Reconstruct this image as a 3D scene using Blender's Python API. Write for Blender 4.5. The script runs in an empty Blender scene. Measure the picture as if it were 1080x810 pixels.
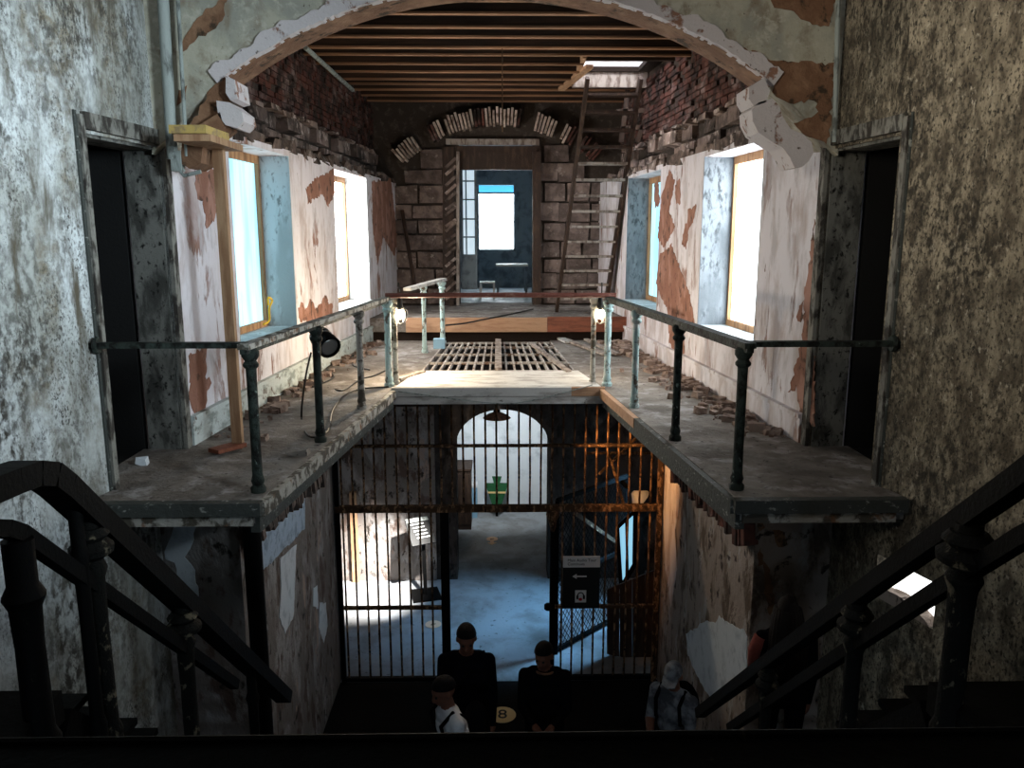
import bpy, bmesh, math, random
from mathutils import Vector as V, Matrix
import numpy as np
random.seed(7)
C = bpy.context.scene.collection
S = bpy.context.scene
PI = math.pi

# ------------------------------------------------------------------ camera
EYE = V((0, 0, 1.645))
PITCH, YAW, F = math.radians(10.78), math.radians(1.0), 840.0
cam_d = bpy.data.cameras.new('camera'); cam = bpy.data.objects.new('camera', cam_d); C.objects.link(cam)
cam_d.sensor_width = 36; cam_d.lens = F / 1080 * 36; cam_d.clip_start = .05
cam.location = EYE; cam.rotation_euler = (PI / 2 - PITCH, 0, -YAW)
S.camera = cam
CAMR = cam.rotation_euler.to_matrix()

# ------------------------------------------------------------------ world, lights, exposure
w = bpy.data.worlds.new('world'); S.world = w; w.use_nodes = True
w.node_tree.nodes['Background'].inputs[0].default_value = (.75, .87, 1, 1)
w.node_tree.nodes['Background'].inputs[1].default_value = 1.0
S.view_settings.view_transform = 'Standard'; S.view_settings.look = 'None'
S.view_settings.exposure = 0.0; S.view_settings.gamma = 1.0
S.cycles.use_denoising = True
S.cycles.max_bounces = 6; S.cycles.diffuse_bounces = 4
S.cycles.sample_clamp_indirect = 4

def light(name, kind, loc, energy, color, aim=None, size=.1, size_y=None, spot=60, blend=.4, spread=180):
    d = bpy.data.lights.new(name, kind); d.energy = energy; d.color = color
    o = bpy.data.objects.new(name, d); C.objects.link(o); o.location = loc
    if kind == 'AREA':
        d.size = size
        d.spread = math.radians(spread)
        if size_y: d.shape = 'RECTANGLE'; d.size_y = size_y
    else: d.shadow_soft_size = size
    if kind == 'SPOT': d.spot_size = math.radians(spot); d.spot_blend = blend
    if aim is not None: o.rotation_euler = (V(aim) - V(loc)).to_track_quat('-Z', 'Y').to_euler()
    return o
# daylight from the rotunda's own skylight and upper windows, above and behind the viewer
light('rotunda_skylight', 'AREA', (0, .6, 5.85), 26, (.92, .95, 1), (0, 4.6, 3.0), 2.2, 2.2, spread=110)
light('rotunda_window_right', 'AREA', (3.3, 1.2, 2.6), 46, (.76, .91, 1), (-2.7, 4.5, 2.3), .8, 1.3, spread=50)
light('rotunda_window_left', 'AREA', (-3.3, 1.2, 2.8), 21, (1, .90, .74), (2.8, 4.2, 2.8), .8, 1.3, spread=52)
light('rotunda_low_fill', 'AREA', (0, -1.9, -1.3), 11, (.58, .80, 1), (0, 5.5, -1.9), .9, .7, spread=120)  # unseen blue fill added below the landing to light the lower walls
# light in the lower vestibule: sun through its left door, sky through its right door
light('vestibule_sun', 'SPOT', (-.3, 9.35, -.75), 6000, (1, .97, .92), (-2.15, 11.25, -3.55), .05, None, 35, 1.)
light('vestibule_sky', 'SPOT', (2.2, 10.1, -1.2), 800, (.26, .60, 1), (.40, 10.15, -3.65), .25, None, 58, .9)
# warm work lamp clipped under the right ledge
light('ledge_work_lamp', 'SPOT', (.85, 8.05, -.36), 90, (1, .48, .16), (1.8, 8.78, -.95), .06, None, 92, .8)
# pendant in the lower passage and room lamp behind the upper door
light('passage_pendant_bulb', 'SPOT', (.0, 12.75, -1.32), 165, (.88, .96, 1), (-.05, 14.7, -2.4), .07, None, 100, .6)
light('hatch_daylight', 'AREA', (1.8, 11.6, 4.95), 60, (.9, .95, 1), (1.65, 12, 3.5), .7, .7)

# ------------------------------------------------------------------ pixel helpers: a pixel's ray met with a real plane of the building
def ray(px, py):
    d = CAMR @ V(((px - 540) / F, -(py - 405) / F, -1)); return d.normalized()
def hit(px, py, p, n):
    d = ray(px, py); return EYE + d * ((V(p) - EYE).dot(V(n)) / d.dot(V(n)))
def atY(px, py, y): return hit(px, py, (0, y, 0), (0, 1, 0))
def atZ(px, py, z): return hit(px, py, (0, 0, z), (0, 0, 1))
def atX(px, py, x): return hit(px, py, (x, 0, 0), (1, 0, 0))

# ------------------------------------------------------------------ materials
def _n(nt, t, **k):
    n = nt.nodes.new(t)
    for a, v in k.items(): setattr(n, a, v)
    return n
def surf(name, base, layers=(), rough=.85, metal=0., bump=(40, .25), rand=0., peel=0., spec=.3):
    """base colour, then layers (colour, scale, threshold, softness[, (scale2, thr2, soft2)]) laid over it by noise"""
    m = bpy.data.materials.new(name); m.use_nodes = True; nt = m.node_tree; L = nt.links.new
    b = nt.nodes['Principled BSDF']; b.inputs['Roughness'].default_value = rough; b.inputs['Metallic'].default_value = metal
    b.inputs['Specular IOR Level'].default_value = spec
    tc = _n(nt, 'ShaderNodeTexCoord'); rgb = _n(nt, 'ShaderNodeRGB'); rgb.outputs[0].default_value = (*base, 1)
    col = rgb.outputs[0]; info = None
    vec = tc.outputs['Object']
    if rand:
        info = _n(nt, 'ShaderNodeObjectInfo')
        add = _n(nt, 'ShaderNodeVectorMath', operation='ADD'); mul = _n(nt, 'ShaderNodeMath', operation='MULTIPLY'); mul.inputs[1].default_value = 57
        L(info.outputs['Random'], mul.inputs[0]); L(vec, add.inputs[0]); L(mul.outputs[0], add.inputs[1]); vec = add.outputs[0]
    def noise(scale, thr, soft, seed, detail=6.):
        mp = _n(nt, 'ShaderNodeMapping'); sc = scale if isinstance(scale, (tuple, list)) else (scale,) * 3
        mp.inputs['Scale'].default_value = sc; mp.inputs['Location'].default_value = (seed * 3.17, seed * 1.31, seed * 2.23)
        L(vec, mp.inputs['Vector'])
        no = _n(nt, 'ShaderNodeTexNoise'); no.inputs['Scale'].default_value = 1; no.inputs['Detail'].default_value = detail
        no.inputs['Roughness'].default_value = .62; no.inputs['Distortion'].default_value = .3; L(mp.outputs[0], no.inputs['Vector'])
        if thr is None: return no.outputs[0]
        mr = _n(nt, 'ShaderNodeMapRange', interpolation_type='SMOOTHSTEP'); L(no.outputs[0], mr.inputs[0])
        mr.inputs[1].default_value = thr - soft; mr.inputs[2].default_value = thr + soft; return mr.outputs[0]
    height = None; seed = sum(map(ord, name)) % 17
    for i, ly in enumerate(layers):
        mask = noise(ly[1], ly[2], ly[3], seed + i * 1.7)
        if len(ly) > 4:
            m2 = noise(*ly[4], seed + i * 2.9 + 5); mm = _n(nt, 'ShaderNodeMath', operation='MULTIPLY'); L(mask, mm.inputs[0]); L(m2, mm.inputs[1]); mask = mm.outputs[0]
        mx = _n(nt, 'ShaderNodeMix', data_type='RGBA'); L(mask, mx.inputs[0]); L(col, mx.inputs[6]); mx.inputs[7].default_value = (*ly[0], 1); col = mx.outputs[2]
        if peel and i == 0: height = mask
    if rand:
        hsv = _n(nt, 'ShaderNodeHueSaturation'); mr = _n(nt, 'ShaderNodeMapRange'); L(info.outputs['Random'], mr.inputs[0])
        mr.inputs[3].default_value = 1 - rand; mr.inputs[4].default_value = 1 + rand; L(mr.outputs[0], hsv.inputs['Value']); L(col, hsv.inputs['Color']); col = hsv.outputs[0]
    L(col, b.inputs['Base Color'])
    nrm = None
    if height is not None:
        bp = _n(nt, 'ShaderNodeBump', invert=True); bp.inputs['Strength'].default_value = peel; bp.inputs['Distance'].default_value = .02; L(height, bp.inputs['Height']); nrm = bp.outputs[0]
    if bump:
        bp = _n(nt, 'ShaderNodeBump'); bp.inputs['Strength'].default_value = bump[1]; bp.inputs['Distance'].default_value = .03
        L(noise(bump[0], None, 0, 3., 8.), bp.inputs['Height'])
        if nrm: L(nrm, bp.inputs['Normal'])
        nrm = bp.outputs[0]
    if nrm: L(nrm, b.inputs['Normal'])
    return m
def glow(name, color, strength, streak=None):
    m = bpy.data.materials.new(name); m.use_nodes = True; nt = m.node_tree; b = nt.nodes['Principled BSDF']; L = nt.links.new
    b.inputs['Base Color'].default_value = (*[min(1, c) for c in color], 1); b.inputs['Roughness'].default_value = .4
    b.inputs['Emission Color'].default_value = (*color, 1); b.inputs['Emission Strength'].default_value = strength
    if streak:
        tc = _n(nt, 'ShaderNodeTexCoord'); mp = _n(nt, 'ShaderNodeMapping'); mp.inputs['Scale'].default_value = (4, 4, .5); L(tc.outputs['Object'], mp.inputs[0])
        no = _n(nt, 'ShaderNodeTexNoise'); no.inputs['Scale'].default_value = 1.4; L(mp.outputs[0], no.inputs[0])
        cr = _n(nt, 'ShaderNodeValToRGB'); cr.color_ramp.elements[0].position = .38; cr.color_ramp.elements[1].position = .6
        cr.color_ramp.elements[0].color = (*streak, 1); cr.color_ramp.elements[1].color = (*color, 1); L(no.outputs[0], cr.inputs[0]); L(cr.outputs[0], b.inputs['Emission Color'])
    return m

M = {}
BLK = (.008, .008, .007)
M['mold_l'] = surf('mouldy_plaster_cool', (.66, .70, .71), [((.36, .37, .34), (1.5, 1.5, .8), .5, .14), ((.20, .17, .12), (3.0, 3.0, 1.0), .55, .12, (12, .5, .16)), ((.045, .04, .032), (22, 22, 13), .51, .10, ((1.9, 1.9, .8), .51, .13)), ((.05, .045, .04), (70, 70, 42), .56, .09, ((4, 4, 2), .5, .15)), ((.10, .085, .06), (7, 7, 1.6), .58, .10, ((1.2, 1.2, .5), .46, .14))], .9, bump=(22, .45))
M['mold_r'] = surf('mouldy_plaster_warm', (.42, .36, .265), [((.25, .215, .155), (1.6, 1.6, .9), .5, .16), ((.11, .09, .065), (10, 10, 5), .5, .13), ((.028, .024, .018), (24, 24, 14), .52, .10, ((1.5, 1.5, .9), .48, .17)), ((.60, .54, .43), (24, 24, 14), .64, .07, ((2, 2, 1), .5, .15)), ((.03, .026, .02), (60, 60, 36), .57, .09)], .9, bump=(20, .9))
M['spandrel'] = surf('cream_plaster', (.46, .44, .35), [((.33, .33, .28), (2.5, 2.5, 2.5), .52, .1), ((.26, .22, .16), (6, 6, 4), .58, .1), ((.10, .08, .06), (34, 34, 26), .67, .05), ((.52, .50, .42), (9, 9, 9), .6, .08)], .85, bump=(22, .25))
M['brown'] = surf('bare_brown_render', (.20, .105, .06), [((.30, .17, .10), (5, 5, 5), .55, .12), ((.06, .04, .025), (8, 8, 8), .6, .06)], .95, bump=(18, .6))
M['archtrim'] = surf('lilac_white_plaster', (.62, .57, .57), [((.30, .16, .11), (6, 6, 6), .6, .03), ((.12, .09, .07), (16, 16, 16), .66, .04)], .8, bump=(30, .3), peel=.5)
M['hall'] = surf('peeling_white_plaster', (.74, .71, .75), [((.27, .14, .10), (4.2, 4.2, 1.2), .575, .025, ((1.1, 1.1, .8), .46, .12)), ((.50, .43, .42), (4, 4, 1.6), .57, .12), ((.16, .10, .08), (14, 14, 5), .70, .03), ((.55, .52, .54), (9, 9, 3), .6, .1)], .85, bump=(26, .2), peel=.7)
M['hallbare'] = surf('bare_salmon_render', (.27, .13, .09), [((.40, .22, .17), (5, 5, 3), .55, .1), ((.10, .06, .045), (9, 9, 7), .6, .06)], .95, bump=(22, .5))
M['reveal'] = surf('window_reveal_plaster', (.66, .72, .76), [((.25, .27, .28), (18, 18, 9), .6, .07), ((.42, .46, .48), (3, 3, 1), .5, .12)], .8)
M['revealdark'] = surf('sooty_window_reveal', (.26, .29, .32), [((.08, .09, .10), (18, 18, 8), .56, .09), ((.16, .18, .2), (3, 3, 1), .5, .12)], .85)  # reveal plaster darkened in colour to offset the glare of the panes
M['rubble'] = surf('crumbled_plaster', (.34, .26, .22), [((.14, .09, .07), (7, 7, 7), .52, .1)], .95)
M['basepale'] = surf('worn_pale_skirting_paint', (.56, .62, .61), [((.28, .32, .30), (5, 5, 9), .55, .08), ((.14, .11, .09), (9, 9, 9), .62, .05)], .8, bump=(30, .3))
M['jamb'] = surf('grey_door_jamb', (.17, .17, .155), [((.05, .05, .045), (7, 7, 3), .52, .1), (BLK, (25, 25, 20), .6, .06)], .9)
M['jambtrim'] = surf('door_casing_paint', (.22, .215, .19), [((.04, .035, .03), (12, 12, 5), .5, .07)], .8, bump=(40, .5))
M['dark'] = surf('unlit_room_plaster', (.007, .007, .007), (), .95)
M['brick'] = surf('old_red_brick', (.15, .055, .04), [((.30, .22, .20), (3, 3, 3), .58, .1), ((.03, .02, .016), (5, 5, 5), .5, .12)], .95, bump=(40, .5), rand=.45)
M['palebrick'] = surf('pale_limed_brick', (.55, .45, .38), [((.22, .15, .12), (9, 9, 9), .55, .1)], .9, rand=.3)  # light on parts of the arch put into a paler brick
M['cloth_grey'] = surf('grey_cloth', (.20, .21, .23), [((.06, .06, .07), (7, 7, 7), .5, .1)], .95)
M['block'] = surf('sooty_stone_block', (.27, .20, .17), [((.06, .045, .038), (3, 3, 3), .5, .12), ((.46, .38, .34), (7, 7, 7), .6, .06)], .95, bump=(20, .6), rand=.5)
M['rubblestone'] = surf('rear_stone', (.20, .15, .13), [((.10, .075, .065), (5, 5, 5), .5, .14), ((.30, .25, .22), (9, 9, 9), .64, .06)], .95, bump=(18, .7), rand=.3)
M['mortar'] = surf('sooty_mortar', (.05, .038, .03), [((.10, .08, .07), (9, 9, 9), .6, .1)], .95)
M['joist'] = surf('old_joist_wood', (.045, .022, .012), [((.02, .011, .007), (1.2, 22, 22), .5, .14)], .9, bump=(20, .2), rand=.25)
M['joist_lit_edge'] = surf('ceiling_batten_wood', (.26, .135, .07), [((.14, .075, .04), (1.1, 16, 16), .52, .12)], .8, bump=(20, .2), rand=.25)  # paler wood, light on the joist bottoms put into the colour
M['deck'] = surf('dark_deck_boards', (.016, .009, .006), (), .95)
M['newwood'] = surf('raw_lumber', (.42, .26, .15), [((.28, .15, .08), (18, 18, 2), .52, .12)], .7, bump=(30, .15))
M['yellow'] = surf('yellow_painted_plank', (.45, .32, .10), [((.28, .2, .10), (14, 14, 14), .55, .08)], .7)
M['frame'] = surf('window_frame_wood', (.42, .24, .12), [((.22, .12, .06), (14, 14, 2), .55, .12)], .7)
M['dust'] = surf('dusty_concrete', (.26, .235, .21), [((.13, .11, .095), (2.2, 2.2, 2.2), .5, .14), ((.38, .36, .35), (5, 5, 5), .6, .1), ((.06, .05, .045), (16, 16, 16), .64, .06)], .9, bump=(14, .6))
M['whiteboard'] = surf('dusty_white_paint', (.60, .59, .57), [((.34, .32, .30), (3, 9, 9), .55, .1), ((.12, .10, .08), (16, 20, 20), .66, .04)], .7, bump=(30, .25))
M['edge'] = surf('chipped_edge_paint', (.40, .38, .34), [((.08, .07, .055), (9, 9, 9), .52, .05), ((.20, .10, .05), (6, 6, 6), .62, .05)], .8, bump=(30, .5))
M['edgedark'] = surf('blackened_edge', (.05, .055, .05), [((.30, .31, .28), (14, 14, 26), .63, .04)], .6, bump=(30, .5))
M['tan'] = surf('tan_new_board', (.47, .28, .17), [((.36, .2, .12), (3, 20, 20), .55, .12)], .7)
M['redboard'] = surf('red_brown_board', (.27, .09, .05), [((.15, .05, .03), (3, 18, 18), .55, .12)], .7)
M['railpale'] = surf('pale_turquoise_paint', (.36, .50, .50), [((.09, .07, .05), (14, 14, 9), .56, .05), ((.62, .66, .64), (10, 10, 8), .6, .07)], .55, bump=(40, .4))
M['raildark'] = surf('dark_green_paint', (.03, .04, .034), [((.008, .008, .007), (13, 13, 9), .52, .07), ((.22, .27, .24), (22, 22, 14), .67, .04)], .6, bump=(40, .5), spec=.15)
M['railrust'] = surf('rust_red_pipe', (.17, .055, .04), [((.30, .16, .12), (9, 30, 30), .6, .06)], .6)
M['black'] = surf('worn_black_iron', (.0035, .0035, .0035), [((.03, .024, .018), (30, 30, 30), .70, .05)], .65, bump=(50, .2), spec=.07)
M['flaked'] = surf('flaking_baluster_paint', (.010, .010, .009), [((.15, .13, .09), (18, 18, 12), .62, .04)], .7, bump=(40, .6), spec=.08)
M['rust'] = surf('rusty_iron_bar', (.07, .04, .022), [((.34, .20, .11), (18, 18, 9), .57, .07), ((.025, .016, .012), (14, 14, 10), .58, .06)], .85, bump=(60, .5), spec=.15)
M['grate'] = surf('dusty_grate_bar', (.42, .39, .36), [((.15, .09, .06), (14, 14, 14), .55, .08)], .8)
M['lower'] = surf('flaking_lower_wall', (.19, .165, .15), [((.34, .32, .31), (3, 3, 1.6), .54, .08), ((.11, .075, .06), (5, 5, 2.6), .57, .05), ((.40, .30, .25), (4, 4, 1.3), .64, .03), ((.03, .025, .02), (9, 9, 6), .63, .05)], .9, bump=(9, .9), peel=.7)
M['lowerpink'] = surf('flaking_pink_wall', (.36, .29, .25), [((.14, .10, .075), (4, 4, 2), .55, .07), ((.44, .40, .38), (5, 5, 2.4), .6, .05), ((.05, .035, .03), (8, 8, 7), .62, .04)], .9, bump=(9, .9), peel=.7)
M['patch'] = surf('surviving_white_paint', (.66, .71, .76), [((.45, .5, .55), (7, 7, 7), .58, .1), ((.12, .11, .1), (24, 24, 24), .71, .03)], .75, bump=(18, .2))
M['patchblue'] = surf('pale_blue_board', (.40, .50, .62), [((.22, .28, .36), (9, 9, 9), .56, .1)], .8)
M['lfloor'] = surf('lower_concrete_floor', (.33, .35, .37), [((.22, .22, .22), (1.6, 1.6, 1.6), .52, .12), ((.12, .12, .12), (14, 14, 14), .66, .05)], .85, bump=(20, .15), spec=.1)
M['shade_wall'] = surf('sooty_lower_plaster', (.055, .045, .04), [((.13, .11, .10), (3, 3, 1.6), .6, .08), ((.02, .016, .014), (5, 5, 3), .55, .1)], .95, bump=(9, .8), peel=.5, spec=.1)  # darkened lower plaster, the shade behind the bars put into its colour
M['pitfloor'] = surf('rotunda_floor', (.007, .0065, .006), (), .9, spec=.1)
M['passage'] = surf('whitewashed_wall', (.72, .75, .77), [((.5, .53, .55), (2, 2, 2), .56, .1)], .8)
M['bluegrey'] = surf('blue_grey_room', (.24, .30, .34), [((.12, .15, .18), (4, 4, 4), .55, .12)], .8)
M['cloth_black'] = surf('black_cloth', (.004, .004, .005), (), 1., spec=.05)
M['cloth_navy'] = surf('dark_navy_cloth', (.004, .004, .006), (), 1., spec=.05)
M['cloth_white'] = surf('white_cloth', (.72, .74, .78), [((.5, .52, .56), (9, 9, 9), .6, .1)], .9)
M['cloth_red'] = surf('dull_red_cloth', (.25, .06, .045), (), .9)
M['skin'] = surf('skin', (.16, .065, .04), (), .7, bump=None)
M['hair'] = surf('black_hair', (.004, .003, .003), (), .6, bump=(70, .4), spec=.1)
M['hairbrown'] = surf('dark_brown_hair', (.008, .005, .004), (), .6, bump=(70, .4), spec=.1)
M['paper'] = surf('white_sign_face', (.75, .75, .74), (), .6, bump=None)
M['ink'] = surf('black_print', (.01, .01, .01), (), .6, bump=None)
M['redink'] = surf('red_print', (.5, .03, .04), (), .6, bump=None)
M['marker'] = surf('cream_floor_marker', (.80, .58, .26), (), .6, bump=None)
M['markerpink'] = surf('peach_floor_marker', (.80, .52, .34), (), .6, bump=None)
M['green'] = surf('green_sign_paint', (.022, .11, .04), [((.012, .04, .018), (9, 9, 9), .6, .08)], .6)
M['enamel'] = surf('brown_enamel', (.20, .09, .045), [((.06, .03, .02), (20, 20, 20), .55, .1)], .5)
M['cable'] = surf('black_rubber_cable', (.012, .012, .012), (), .5, bump=None)
M['yellowrope'] = surf('yellow_cord', (.80, .50, .03), (), .6, bump=None)
M['chrome'] = surf('dull_aluminium', (.45, .45, .44), (), .35, .8, bump=None)
M['conduit'] = surf('painted_conduit', (.34, .38, .36), [((.12, .13, .12), (16, 16, 5), .56, .08)], .6)
M['bluebox'] = surf('pale_blue_plastic', (.25, .42, .55), (), .6, bump=None)
M['darkwood'] = surf('dark_wood', (.035, .02, .014), [((.07, .04, .025), (14, 14, 3), .56, .1)], .6)
M['greywood'] = surf('weathered_grey_timber', (.36, .31, .27), [((.16, .12, .10), (12, 12, 4), .52, .1)], .85)
M['floorblue'] = surf('painted_room_floor', (.34, .40, .45), [((.15, .17, .19), (4, 4, 4), .55, .1)], .5)
M['glass_cyan'] = glow('daylit_sheeting_cyan', (.50, .82, .97), 1.05, (.16, .46, .66))
M['glass_white'] = glow('daylit_sheeting_white', (.88, .96, 1.), 15., (.06, .072, .078))
M['glass_warm'] = glow('daylit_sheeting_warm', (1, .97, .92), 14.)
M['glass_far'] = glow('daylit_far_window', (.86, .95, 1), 14.)
M['glass_sky'] = glow('daylit_sky_strip', (.10, .55, .80), 1.)
M['glass_pane'] = glow('daylit_door_pane', (.60, .76, .88), .8)
M['glow_patch'] = glow('glowing_light_patch', (.95, .97, .95), 2.2)  # glow standing in for a patch of light on the wall
M['glass_blue'] = glow('daylit_blue_doorway', (.30, .66, .90), .9)
M['bulb'] = glow('lit_bulb', (1, .82, .55), 30.)

# ------------------------------------------------------------------ mesh helpers
class MB:
    def __init__(s): s.v = []; s.f = []
    def add(s, vs, fs):
        k = len(s.v); s.v += [V(p) for p in vs]; s.f += [tuple(k + i for i in f) for f in fs]; return s
    def box(s, lo, hi, mat=None):
        x0, y0, z0 = lo; x1, y1, z1 = hi
        p = [V((x, y, z)) for z in (z0, z1) for x, y in ((x0, y0), (x1, y0), (x1, y1), (x0, y1))]
        if mat is not None: p = [mat @ q for q in p]
        return s.add(p, [(3, 2, 1, 0), (4, 5, 6, 7), (0, 1, 5, 4), (1, 2, 6, 5), (2, 3, 7, 6), (3, 0, 4, 7)])
    def rough(s, c, size, j, ax=None):
        """an uneven stone or brick: a box with shifted corners"""
        p = []
        for z in (-.5, .5):
            for x, y in ((-.5, -.5), (.5, -.5), (.5, .5), (-.5, .5)):
                q = V((x * size[0] + random.uniform(-j, j), y * size[1] + random.uniform(-j, j), z * size[2] + random.uniform(-j, j)))
                p.append(V(c) + (ax @ q if ax is not None else q))
        return s.add(p, [(3, 2, 1, 0), (4, 5, 6, 7), (0, 1, 5, 4), (1, 2, 6, 5), (2, 3, 7, 6), (3, 0, 4, 7)])
    def bar(s, a, b, wd, ht, up=(0, 0, 1)):
        a, b = V(a), V(b); d = (b - a).normalized(); r = d.cross(V(up)); r = r.normalized() if r.length > 1e-4 else V((1, 0, 0)); u = r.cross(d)
        o = [(-1, -1), (1, -1), (1, 1), (-1, 1)]
        p = [q + r * (i * wd / 2) + u * (j * ht / 2) for q in (a, b) for i, j in o]
        return s.add(p, [(3, 2, 1, 0), (4, 5, 6, 7), (0, 1, 5, 4), (1, 2, 6, 5), (2, 3, 7, 6), (3, 0, 4, 7)])
    def tube(s, pts, r, n=8):
        pts = [V(p) for p in pts]; k = len(pts); rs = r if isinstance(r, (list, tuple)) else [r] * k; vs = []; fs = []; u = None
        for i, p in enumerate(pts):
            d = (pts[min(i + 1, k - 1)] - pts[max(i - 1, 0)]).normalized()
            if u is None: u = d.orthogonal().normalized()
            u = (u - d * u.dot(d)).normalized(); t = d.cross(u)
            vs += [p + (u * math.cos(2 * PI * j / n) + t * math.sin(2 * PI * j / n)) * rs[i] for j in range(n)]
        for i in range(k - 1):
            for j in range(n): fs.append((i * n + j, i * n + (j + 1) % n, (i + 1) * n + (j + 1) % n, (i + 1) * n + j))
        fs.append(tuple(range(n))[::-1]); fs.append(tuple((k - 1) * n + j for j in range(n)))
        return s.add(vs, fs)
    def lathe(s, prof, c, n=12, top=None):
        """prof: (radius, height) along the axis from c up, or towards top"""
        ax = (V(top) - V(c)).normalized() if top is not None else V((0, 0, 1)); u = ax.orthogonal().normalized(); t = ax.cross(u); vs = []; fs = []
        for r, h in prof: vs += [V(c) + ax * h + (u * math.cos(2 * PI * j / n) + t * math.sin(2 * PI * j / n)) * r for j in range(n)]
        k = len(prof)
        for i in range(k - 1):
            for j in range(n): fs.append((i * n + j, i * n + (j + 1) % n, (i + 1) * n + (j + 1) % n, (i + 1) * n + j))
        fs.append(tuple(range(n))[::-1]); fs.append(tuple((k - 1) * n + j for j in range(n)))
        return s.add(vs, fs)
    def prism(s, poly, ext):
        n = len(poly); p = [V(q) for q in poly]; e = V(ext)
        return s.add(p + [q + e for q in p], [tuple(range(n))[::-1], tuple(range(n, 2 * n))] + [(i, (i + 1) % n, n + (i + 1) % n, n + i) for i in range(n)])
    def ball(s, c, r, seg=12, rings=8, mat=None):
        r = V(r) if hasattr(r, '__len__') else V((r, r, r)); vs = []; fs = []
        for i in range(rings + 1):
            th = PI * i / rings
            for j in range(seg):
                q = V((r.x * math.sin(th) * math.cos(2 * PI * j / seg), r.y * math.sin(th) * math.sin(2 * PI * j / seg), r.z * math.cos(th)))
                vs.append(V(c) + (mat @ q if mat is not None else q))
        for i in range(rings):
            for j in range(seg): fs.append((i * seg + j, (i + 1) * seg + j, (i + 1) * seg + (j + 1) % seg, i * seg + (j + 1) % seg))
        return s.add(vs, fs)
    def mesh(s, name, off=V((0, 0, 0)), smooth=False):
        me = bpy.data.meshes.new(name); me.from_pydata([tuple(p - off) for p in s.v], [], s.f); me.validate()
        bm = bmesh.new(); bm.from_mesh(me); bmesh.ops.recalc_face_normals(bm, faces=bm.faces); bm.to_mesh(me); bm.free()
        if smooth: me.polygons.foreach_set('use_smooth', [True] * len(me.polygons))
        return me
    def build(s, name, mat, parent=None, smooth=False, label=None):
        off = wloc(parent); me = s.mesh(name, off, smooth); me.materials.append(M[mat] if isinstance(mat, str) else mat)
        o = bpy.data.objects.new(name, me); C.objects.link(o); o.parent = parent
        if smooth:
            try:
                bm = bmesh.new(); bm.from_mesh(me)
                for e in bm.edges:
                    if len(e.link_faces) == 2 and e.calc_face_angle(0) > .7: e.smooth = False
                bm.to_mesh(me); bm.free()
            except Exception: pass
        if label: o['label'] = label
        return o
def wloc(o):
    l = V((0, 0, 0))
    while o is not None: l += o.location; o = o.parent
    return l
def inst(name, me, parent, mat4):
    o = bpy.data.objects.new(name, me); C.objects.link(o); o.parent = parent
    o.matrix_basis = Matrix.Translation(-wloc(parent)) @ mat4; return o
def tag(o, label, cat, group=None, kind=None):
    o['label'] = label; o['category'] = cat
    if group: o['group'] = group
    if kind: o['kind'] = kind
    return o
def struct(o, label, cat): return tag(o, label, cat, None, 'structure')
def thing(name, loc, label, cat, group=None, kind=None):
    o = bpy.data.objects.new(name, None); C.objects.link(o); o.location = loc; o.empty_display_size = .1
    return tag(o, label, cat, group, kind)

class Frame:
    """a wall's own axes: u along the wall, n away from the room, z up"""
    def __init__(s, a, b, out):
        s.a = V((a[0], a[1], 0)); d = V((b[0], b[1], 0)) - s.a; s.len = d.length; s.d = d.normalized(); s.n = V((s.d.y, -s.d.x, 0))
        if s.n.dot(V((out[0], out[1], 0))) < 0: s.n = -s.n
        s.m = Matrix(((s.d.x, s.n.x, 0, s.a.x), (s.d.y, s.n.y, 0, s.a.y), (0, 0, 1, 0), (0, 0, 0, 1)))
    def p(s, u, n, z): return s.a + s.d * u + s.n * n + V((0, 0, z))
    def uY(s, y): return (y - s.a.y) / s.d.y
    def px(s, x, y, n=0.): return hit(x, y, s.p(0, n, 0), s.n)
def wall_mb(fr, u0, u1, z0, z1, thick, holes=()):
    us = sorted({u0, u1, *[h for q in holes for h in q[:2]]}); mb = MB()
    for a, b in zip(us, us[1:]):
        if b - a < 1e-5: continue
        mid = (a + b) / 2; z = z0
        for h in sorted([q for q in holes if q[0] < mid < q[1]], key=lambda q: q[2]):
            if h[2] > z + 1e-5: mb.box((a, 0, z), (b, thick, h[2]), fr.m)
            z = h[3]
        if z1 > z + 1e-5: mb.box((a, 0, z), (b, thick, z1), fr.m)
    return mb
def jag(pts, j, step):
    out = []
    for i, p in enumerate(pts):
        q = pts[(i + 1) % len(pts)]; k = max(1, int((q - p).length / step))
        for t in range(k):
            r = p.lerp(q, t / k)
            out.append(r + V((random.uniform(-j, j), random.uniform(-j, j), random.uniform(-j, j))) if k > 1 or True else r)
    return out
def patch(parent, pix, p, n, mat, name='plaster_patch', thick=.007, j=.012, step=.05):
    """a flake or bared area of plaster: its outline met with the wall's plane, with its own thickness"""
    n = V(n).normalized()
    if n.dot(EYE - V(p)) < 0: n = -n
    pts = jag([hit(x, y, p, n) for x, y in pix], j, step)
    pts = [q - n * (q - V(p)).dot(n) - n * .002 for q in pts]
    mb = MB(); k = len(pts); c = sum(pts, V()) / k; e = n * (thick + .002)
    import mathutils
    tris = mathutils.geometry.tessellate_polygon([pts])
    fs = [tuple(k + i for i in t) for t in tris] + [(i, (i + 1) % k, k + (i + 1) % k, k + i) for i in range(k)]
    mb.add(pts + [q + e for q in pts], fs)
    return mb.build(name, mat, parent)

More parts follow.
